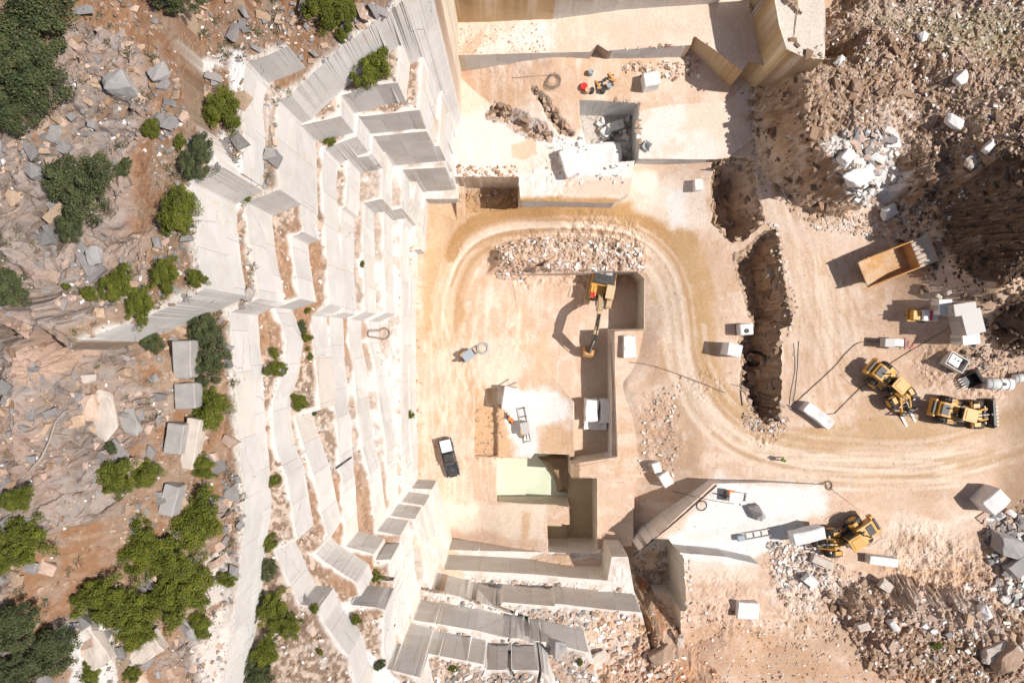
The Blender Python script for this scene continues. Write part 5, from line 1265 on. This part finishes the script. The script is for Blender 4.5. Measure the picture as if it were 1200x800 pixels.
def drum(u, v, m, label, r_=.3, h=.85, name='oil_drum'):
    x, y, z = gp(u, v); root = empty(name, (x, y, z), 0, label, 'drum', 'drums and cans on the north bay floor')
    MB().lathe([(0,0),(r_,0),(r_,h*.33),(r_+.02,h*.34),(r_,h*.36),(r_,h*.65),(r_+.02,h*.66),(r_,h*.68),(r_,h),(r_-.03,h-.02),(0,h-.02)], 18, 'z').build('body', m, root, False)
    MB().lathe([(0,0),(.05,0),(.05,.04),(0,.05)], 10, 'z', T=Tm(r_*.5,0,h-.02)).build('cap', 'dark', root)
drum(684,103,'red','red fuel can standing on the pale floor of the north bay',.42,.6,'fuel_can')
drum(692,87,'bluegrey','dark grey drum farthest back on the north bay floor'); drum(688,108,'cream','brown drum beside the red fuel can'); drum(693,108,'dark','black drum right of the brown one')
drum(706,108,'dark','small dark drum in front of the rusty scrap'); drum(713,103,'bluegrey','small grey drum nearest the square pit rim')
def scrap(u, v, ang, label, m='orange', name='scrap_heap'):
    r_ = empty(name, gp(u, v), A(ang), label, 'scrap', 'scrap pieces on the north bay floor'); rr = random.Random(int(u))
    for k in range(5):
        b_ = MB(); b_.box(rr.uniform(-.5,.5),rr.uniform(-.4,.4),.15+k*.1,rr.uniform(.5,1.2),rr.uniform(.12,.4),.08,T=Tm(rz=rr.uniform(0,3),rx=rr.uniform(-.2,.2)),bev=.01); b_.build('beam', m if k % 2 else 'dark', r_)
scrap(704,100,20,'rusty scrap beams lying in the middle of the north bay'); scrap(716,95,-30,'orange scrap beams right of the rusty ones in the north bay'); scrap(597,489,-10,'small orange machine parts below the upright block','hivis')
def sheet(u, v, label):
    r_ = empty('scrap_sheet', gp(u, v), A(60), label, 'scrap sheet', 'scrap pieces on the north bay floor')
    MB().add([(-.7,-.4,.1),(.5,-.5,.5),(.7,.4,.15),(-.4,.5,.7)], [(0,1,2),(0,2,3)]).build('panel', 'bluegrey', r_)
    MB().add([(-.5,-.6,.5),(.2,-.2,.9),(.3,.3,.3),(-.6,.1,.2)], [(0,1,2),(0,2,3)]).build('panel', 'steel', r_)
sheet(757,172,'crumpled silver metal sheet near the rim of the square pit')
junk = [(1101,347,8),(1112,343,7)]
for i, (u, v, d) in enumerate(junk): boulder(u, v, d, ['small pale boulder left of two above the white box cabin','small pale boulder right of two above the white box cabin'][i], 'rock', group=GO)

# ------------------------------------------------------------------ cables and hoses
def cable(pts, label, r_=.035, m='cable', sag=.08, cat='cable', name='cable', group='cables lying across the quarry floor'):
    P = []
    Q = smooth([np.array(p, float) for p in pts], 8)
    for u, v in Q: x, y, z = hit(u, v); P.append((x, y, z + r_ + sag))
    o = MB().tube(P, r_, 6).build(name, m, None, True); return tag(o, label, cat, group)
cable([(738,424),(770,430),(820,448),(850,460)], 'dark cable running from the inner ledge across the loop road', .05)
cable([(862,450),(890,462),(925,478)], 'pale cable hanging over the trench to the slab', .04, sag=.6, m='grey')
cable([(922,474),(940,484),(955,487),(978,484)], 'dark cable lying over the long slab by the road', .05)
cable([(925,478),(950,455),(975,432),(1005,402),(1040,402)], 'thin cable looping up to the grey trailer', .05)
cable([(978,484),(1000,462),(1030,435),(1060,415),(1085,400),(1125,375)], 'thin cable running under the forked loader to the cabins', .05)
cable([(930,402),(932,430),(928,455),(925,474)], 'faint hose dropping straight to the slab from the flat ground', .04, 'grey')
cable([(936,400),(934,440),(930,470)], 'second faint hose just right of the straight one', .04, 'grey')
cable([(885,410),(872,430),(868,455),(870,475)], 'black hose falling into the trench below the coil', .05, 'black')
cable([(840,568),(815,590),(790,612),(765,632),(742,650)], 'thick dark cable along the foot of the white platform wall', .06, 'black')
cable([(838,578),(862,586),(868,592)], 'short dark hose at the wire saw on the white platform', .04, 'black')
cable([(788,575),(830,585),(860,590)], 'thin cable crossing the corner of the white platform', .03, 'black')
cable([(600,92),(625,90),(650,88)], 'thin cable leading to the pale coil in the north bay', .03)
def coil(u, v, rpx, label, m='black', n=3, r_=.05):
    x, y, z = hit(u, v); D = CAMH - z; R_ = rpx * D / FPX; P = []; rr = random.Random(int(u + v))
    for k in range(n * 22):
        a = k / 22 * math.tau; q = R_ * (1 - .10 * (k // 22)) * (1 + .06 * math.sin(a * 2 + k * .03)); xx = x + q * math.cos(a); yy = y + q * math.sin(a); P.append((xx, yy, max(zat(xx, yy), z) + r_ + .03 * (k // 22)))
    o = MB().tube(P, r_, 6).build('hose_coil', m, None, True); tag(o, label, 'hose coil', 'coils of hose and cable')
coil(450,391,7,'ring of dark hose lying on the white bench', 'cable', 2, .06); coil(881,420,9,'black hose coil lying at the trench edge', 'black', 4, .08)
coil(648,96,9,'pale tangled cable coil on the north bay floor', 'cable', 5, .03); coil(566,408,7,'grey hose coil beside the blue grey wire saw', 'grey', 4, .05)
coil(822,592,6,'thin dark coil on the corner of the white platform', 'black', 2, .03); coil(970,568,5,'dusty coil at the end of the platform wall','cable',3,.04)

# ------------------------------------------------------------------ trees and bushes
def crown_mesh(name, seed, nl=9000, hue=0):
    rs = np.random.default_rng(seed); nc = 95
    cc = []
    lob = [(rs.uniform(-.42, .42), rs.uniform(-.42, .42), rs.uniform(.42, .66)) for _ in range(7)]
    for k in range(nc):
        lx, ly, lr = lob[rs.integers(6)]
        d = rs.normal(size=3); d /= np.linalg.norm(d); d[2] = abs(d[2]) * .9 - .12
        cc.append((lx + d[0] * lr * .8, ly + d[1] * lr * .8, d[2] * lr * 1.15, rs.uniform(.09, .2), rs.uniform()))
    cc = np.array(cc); ci = rs.integers(nc, size=nl); d = rs.normal(size=(nl, 3)); d /= np.linalg.norm(d, axis=1)[:, None]
    P = cc[ci, :3] + d * (cc[ci, 3] * rs.uniform(.45, 1.08, nl))[:, None]
    nrm = d * .6 + (0, 0, .5) + rs.normal(size=(nl, 3)) * .5; nrm /= np.linalg.norm(nrm, axis=1)[:, None]
    t1 = np.cross(nrm, rs.normal(size=(nl, 3))); t1 /= np.linalg.norm(t1, axis=1)[:, None]; t2 = np.cross(nrm, t1)
    s = rs.uniform(.013, .028, nl)[:, None]
    V_ = np.stack([P - t1 * s * 1.3, P - t2 * s * .6, P + t1 * s * 1.3, P + t2 * s * .6], 1).reshape(-1, 3)
    F_ = np.arange(nl * 4).reshape(-1, 4)
    base = np.array([(.072,.095,.012), (.048,.064,.028)][hue]); alt = np.array([(.18,.19,.022), (.105,.125,.05)][hue])
    mixv = np.clip(cc[ci, 4] * .8 + rs.normal(size=nl) * .22, 0, 1)[:, None]; col = base * (1 - mixv) + alt * mixv
    odd = rs.uniform(size=nl) < .09; col[odd] = (.17, .13, .06)
    return arrmesh(name, V_, F_, np.repeat(col, 4, axis=0), M['leaf'])
CR = {0: [crown_mesh('crown', 60 + k, 19000, 0) for k in range(3)], 1: [crown_mesh('crown', 70 + k, 19000, 1) for k in range(3)]}
def trunk_mesh(seed):
    rs = random.Random(seed); m = MB(); m.tube([(0,0,-.25),(.02,.03,.15),(.05,0,.45)], .09, 8, taper=.05)
    for k in range(6):
        a = k * 1.05 + rs.uniform(-.3,.3); l = rs.uniform(.45,.75); m.tube([(.02,.02,.1+.05*k),(math.cos(a)*l*.5,math.sin(a)*l*.5,.3+.03*k),(math.cos(a)*l,math.sin(a)*l,.42+.05*k)], .035, 6, taper=.01)
    me = bpy.data.meshes.new('trunk'); me.from_pydata(m.v, [], m.f); me.materials.append(M['bark']); return me
TR = [trunk_mesh(k) for k in range(2)]
def plant(u, v, rx, ry, hue, label, kind='bush', k=None, ang=None):
    x, y, z = hit(u, v); D = CAMH - z; r0 = .5 * (rx + ry) * D / FPX; x, y, z = at(u, v, r0 * .5); D = CAMH - z - r0 * .5
    i = int(u * 3 + v) % 3; a = ((u * 7 + v * 3) % 360) if ang is None else ang
    o = bpy.data.objects.new('bush' if kind == 'bush' else 'tree', None); COL.objects.link(o); o.location = (x, y, z); o.rotation_euler = (0, 0, 0)
    cat = 'bush' if kind == 'bush' else 'tree'
    tag(o, label, cat, 'bushes growing on the rock' if kind == 'bush' else 'trees on the hillside')
    c = link(bpy.data.objects.new('crown', CR[hue][i]), o); sx_ = rx * D / FPX * 1.28; sy_ = ry * D / FPX * 1.28; hz = min(sx_, sy_) * (1.05 if kind == 'tree' else .9)
    ar = math.radians(a) if abs(rx - ry) < 4 else (0 if i else math.pi)
    c.rotation_euler = (0, 0, ar); c.scale = (sx_, sy_, hz); c.location = (0, 0, hz * .28)
    t = link(bpy.data.objects.new('trunk', TR[i % 2]), o); t.scale = (min(sx_, sy_),) * 2 + (hz * .8,)
T_ = 'tree'; B_ = 'bush'
for p in [
 (28,30,52,44,1,'uppermost dark olive tree in the top left corner',T_),(42,88,50,46,1,'dark olive tree in the middle of the top left clump',T_),(20,130,42,32,1,'lowest dark tree of the top left clump',T_),
 (97,212,40,38,1,'round dark green tree alone on the upper hillside',T_),(84,268,20,18,1,'small dark tree touching the round one from below',T_),(210,254,26,34,0,'green tree left of the pale cut at the upper hillside',T_),
 (224,14,42,24,1,'tree at the top edge above the grey bedrock',T_),(257,130,26,25,0,'bright bush beside the long upper pale cut',B_),(228,186,18,28,1,'tall dull bush below the bright one at the upper cut',B_),(212,166,8,9,0,'tiny bush left of the tall dull one',B_),
 (376,10,30,22,0,'left tree of the pair at the top edge above the benches',T_),(404,16,14,20,0,'right tree of the pair at the top edge above the benches',T_),(402,41,9,10,0,'small bush under the pair at the top edge',B_),(438,69,26,30,0,'bright green tree growing on the top of the sawn benches',T_),
 (14,346,26,32,1,'dark tree cut off by the left edge at mid height',T_),(140,330,20,22,0,'left crown of the three joined bushes above the long pale cut',B_),(160,358,18,24,0,'lowest crown of the three joined bushes above the long pale cut',B_),(190,322,18,22,0,'right crown of the three joined bushes above the long pale cut',B_),
 (230,328,12,13,0,'small round bush right of the three joined ones',B_),(102,347,13,10,0,'low bright bush left of the three joined ones',B_),(80,336,6,4,0,'tiny flat bush left of the low bright one',B_),(178,400,20,16,1,'dull bush just under the end of the long pale cut',B_),
 (244,388,22,26,1,'top tree of the belt beside the tall benches',T_),(244,428,24,26,1,'second tree of the belt beside the tall benches',T_),(247,488,26,30,0,'third tree of the belt, brighter, beside the tall benches',T_),(241,545,17,20,0,'fourth tree of the belt, smallest, beside the tall benches',T_),
 (138,562,26,24,0,'left half of the wide bush in the middle of the lower hillside',B_),(172,560,24,20,0,'right half of the wide bush in the middle of the lower hillside',B_),(29,582,18,18,0,'round bright bush left of the wide bush',B_),(28,628,32,30,0,'round tree at the left edge below the round bright bush',T_),(4,655,20,18,0,'tree half hidden at the left edge under the round one',T_),
 (235,606,32,36,0,'uppermost tree of the big lower clump',T_),(168,636,28,30,0,'left upper tree of the big lower clump',T_),(205,655,30,28,0,'middle tree of the big lower clump',T_),(232,680,34,36,0,'right tree of the big lower clump',T_),(112,700,36,26,0,'far left tree of the big lower clump',T_),(150,706,32,30,0,'broad tree second from left in the big lower clump',T_),(196,700,30,34,0,'central lower tree of the big lower clump',T_),(163,738,26,22,0,'lowest tree of the big lower clump, over the pale slab',T_),
 (262,680,11,14,0,'small bush on the left of the pair beside the pale cut',B_),(280,692,19,20,0,'larger bush on the right of the pair beside the pale cut',B_),(313,635,13,13,0,'bush at the foot of the rubble tread above the big slab',B_),(312,665,12,15,1,'dull bush beside the top of the big tilted slab',B_),
 (316,715,20,24,0,'upper tree of the lower bench clump',T_),(338,730,16,18,0,'right tree of the lower bench clump',T_),(312,762,18,22,0,'third tree down the lower bench clump',T_),(295,786,20,22,1,'lowest tree of the lower bench clump at the bottom edge',T_),
 (15,735,34,30,1,'upper dark tree in the lower left corner',T_),(55,765,34,30,1,'right dark tree in the lower left corner',T_),(14,788,30,26,1,'lowest dark tree in the lower left corner',T_),(106,786,12,14,0,'small bush on the pale slab at the lower left',B_),(152,790,14,10,0,'low bush at the bottom edge below the pale flat slab',B_),
 (321,432,11,13,0,'round bush on the wide tread of the middle benches',B_),(350,468,8,11,0,'bush low beside the middle bench corner',B_),(347,476,7,7,0,'small bush just under the one at the middle bench corner',B_),(291,416,6,9,0,'narrow bush growing on the tall white bench face',B_),(294,218,13,13,0,'round bush at the corner of the upper bench',B_),(276,255,9,11,1,'dull bush on the red earth under the round upper one',B_),
 (385,166,9,5,0,'low dark bush on the shaded step of the upper benches',B_),(360,396,6,7,0,'bush on the narrow tread, highest of three',B_),(361,409,3,3,0,'tiny bush, middle of three on the narrow tread',B_),(364,417,4,4,0,'tiny bush, lowest of three on the narrow tread',B_),(353,383,5,8,1,'dull tuft at the top end of the narrow tread',B_),
 (320,564,7,9,0,'bush in the rubble tread halfway down the tall bench',B_),(441,676,10,9,0,'round bush in white rubble above the open fissure',B_),(417,727,7,7,0,'bright small bush under the open fissure',B_),(370,713,7,7,0,'bush on the end of the big tilted slab',B_),(414,535,6,5,0,'tuft growing in the diagonal crack of the benches',B_),
 (487,51,3,6,0,'tiny tuft on the narrow upper tread near the yellow wall',B_),(369,484,3,3,1,'tiny tuft at the joint of two middle benches',B_),(314,251,5,3,0,'pale tuft on the south face of the upper bench',B_),(321,250,4,4,0,'green tuft right of the pale tuft on the upper bench',B_),(505,779,7,7,0,'left tuft of two below the cracked grey benches',B_),(530,783,5,5,0,'right tuft of two below the cracked grey benches',B_),(446,778,9,6,1,'dull bush at the bottom edge left of the cracked benches',B_),(679,776,5,4,0,'small tuft at the right end of the lowest bench',B_),(375,763,4,5,0,'tiny tuft on rubble near the bottom benches',B_),
 (290,653,5,4,0,'tuft on the white face left of the big tilted slab',B_),(264,350,5,4,0,'tuft at the end of the long pale cut',B_),(1097,757,9,5,0,'bush in the dark hollow of the lower right spoil',B_),(131,526,9,7,1,'dull tuft above the wide bush on the lower hillside',B_)]:
    plant(p[0], p[1], p[2], p[3], p[4], p[5], p[6])

# dry scrub and low growth, nobody could count it
def scrub(name, px, D, n, cols, s0, s1, label, levels=None, clump=2.0, seed=1, per=34):
    rs = np.random.default_rng(1500 + seed); P = ppx(px, D); lo, hi = P.min(0), P.max(0)
    x = rs.uniform(lo[0], hi[0], n * 4); y = rs.uniform(lo[1], hi[1], n * 4); k = pin(P, x, y)
    j_ = np.clip(np.searchsorted(xs, x), 1, NX - 2); i_ = np.clip(np.searchsorted(ys, y), 1, NY - 2)
    if levels is not None: k &= np.isin(LVL[i_, j_], levels)
    k &= (fbm(x, y, clump, 40 + seed, 3) > .52) & (np.abs(ZG[i_, j_ + 1] - ZG[i_, j_]) < .6)
    x, y, z = x[k][:n], y[k][:n], ZG[i_, j_][k][:n]; m_ = len(x); R_ = rs.uniform(s0, s1, m_)
    ci = np.repeat(np.arange(m_), per); q = len(ci); d = rs.normal(size=(q, 3)); d /= np.linalg.norm(d, axis=1)[:, None]; d[:, 2] = np.abs(d[:, 2]) * .6
    Pp = np.stack([x, y, z], 1)[ci] + d * (R_[ci] * rs.uniform(.3, 1, q))[:, None]
    t1 = d + rs.normal(size=(q, 3)) * .5; t1 /= np.linalg.norm(t1, axis=1)[:, None]; t2 = np.cross(t1, rs.normal(size=(q, 3))); t2 /= np.linalg.norm(t2, axis=1)[:, None]
    s = (R_[ci] * rs.uniform(.10, .22, q))[:, None]
    V_ = np.stack([Pp - t1 * s * 1.6, Pp - t2 * s * .4, Pp + t1 * s * 1.6, Pp + t2 * s * .4], 1).reshape(-1, 3)
    cols = np.array(cols); col = cols[rs.integers(len(cols), size=m_)][ci] * rs.uniform(.7, 1.3, (q, 1))
    me = arrmesh(name, V_, np.arange(q * 4).reshape(-1, 4), np.repeat(col, 4, axis=0), M['leaf']); tag(link(bpy.data.objects.new(name, me)), label, 'scrub', kind='stuff')
scrub('dry_scrub', [(-30,-30),(340,-30),(330,110),(285,240),(270,400),(270,830),(-30,830)], 48, 620, [(.17,.14,.10),(.13,.12,.07),(.20,.17,.13),(.10,.11,.05),(.16,.15,.07)], .12, .55, 'dry grey brown scrub and olive tufts spread over the hillside', [108,109,110], 3.0, 1, 46)
scrub('tread_grass', [(270,100),(470,100),(470,640),(300,800),(270,400)], 58, 240, [(.14,.13,.06),(.16,.12,.08)], .06, .22, 'sparse dry grass among the chips of the bench treads', list(range(105, 108)), 1.5, 2, 24)
scrub('hill_scrub', [(1000,-20),(1210,-20),(1210,180),(1100,150),(1000,60)], 78, 330, [(.075,.09,.025),(.11,.11,.05),(.05,.06,.02)], .10, .34, 'low green tufts scattered over the rubble hillside at upper right', None, 2.5, 3, 30)
# fallen dead branch on the bare rock
rt = empty('dead_branch', (0,0,0), 0, 'forked grey dead branch fallen across the pink bedrock at left', 'dead branch')
def gz(u, v, h=.12): x, y, z = hit(u, v); return (x, y, z + h)
a0 = gz(35,552,.1); rt.location = a0
def rel(p): return tuple(Vector(p) - Vector(a0))
MB().tube([rel(a0), rel(gz(52,535,.25)), rel(gz(62,515,.3)), rel(gz(68,495,.3)), rel(gz(78,483,.35)), rel(gz(86,478,.4))], .10, 8, taper=.04).build('limb', 'deadwood', rt, True)
MB().tube([rel(gz(66,508,.3)), rel(gz(82,510,.3)), rel(gz(92,518,.25)), rel(gz(98,522,.2))], .05, 7, taper=.015).build('limb', 'deadwood', rt, True)
MB().tube([rel(gz(70,495,.3)), rel(gz(72,484,.3)), rel(gz(69,474,.25))], .035, 6, taper=.01).build('twig', 'deadwood', rt, True)
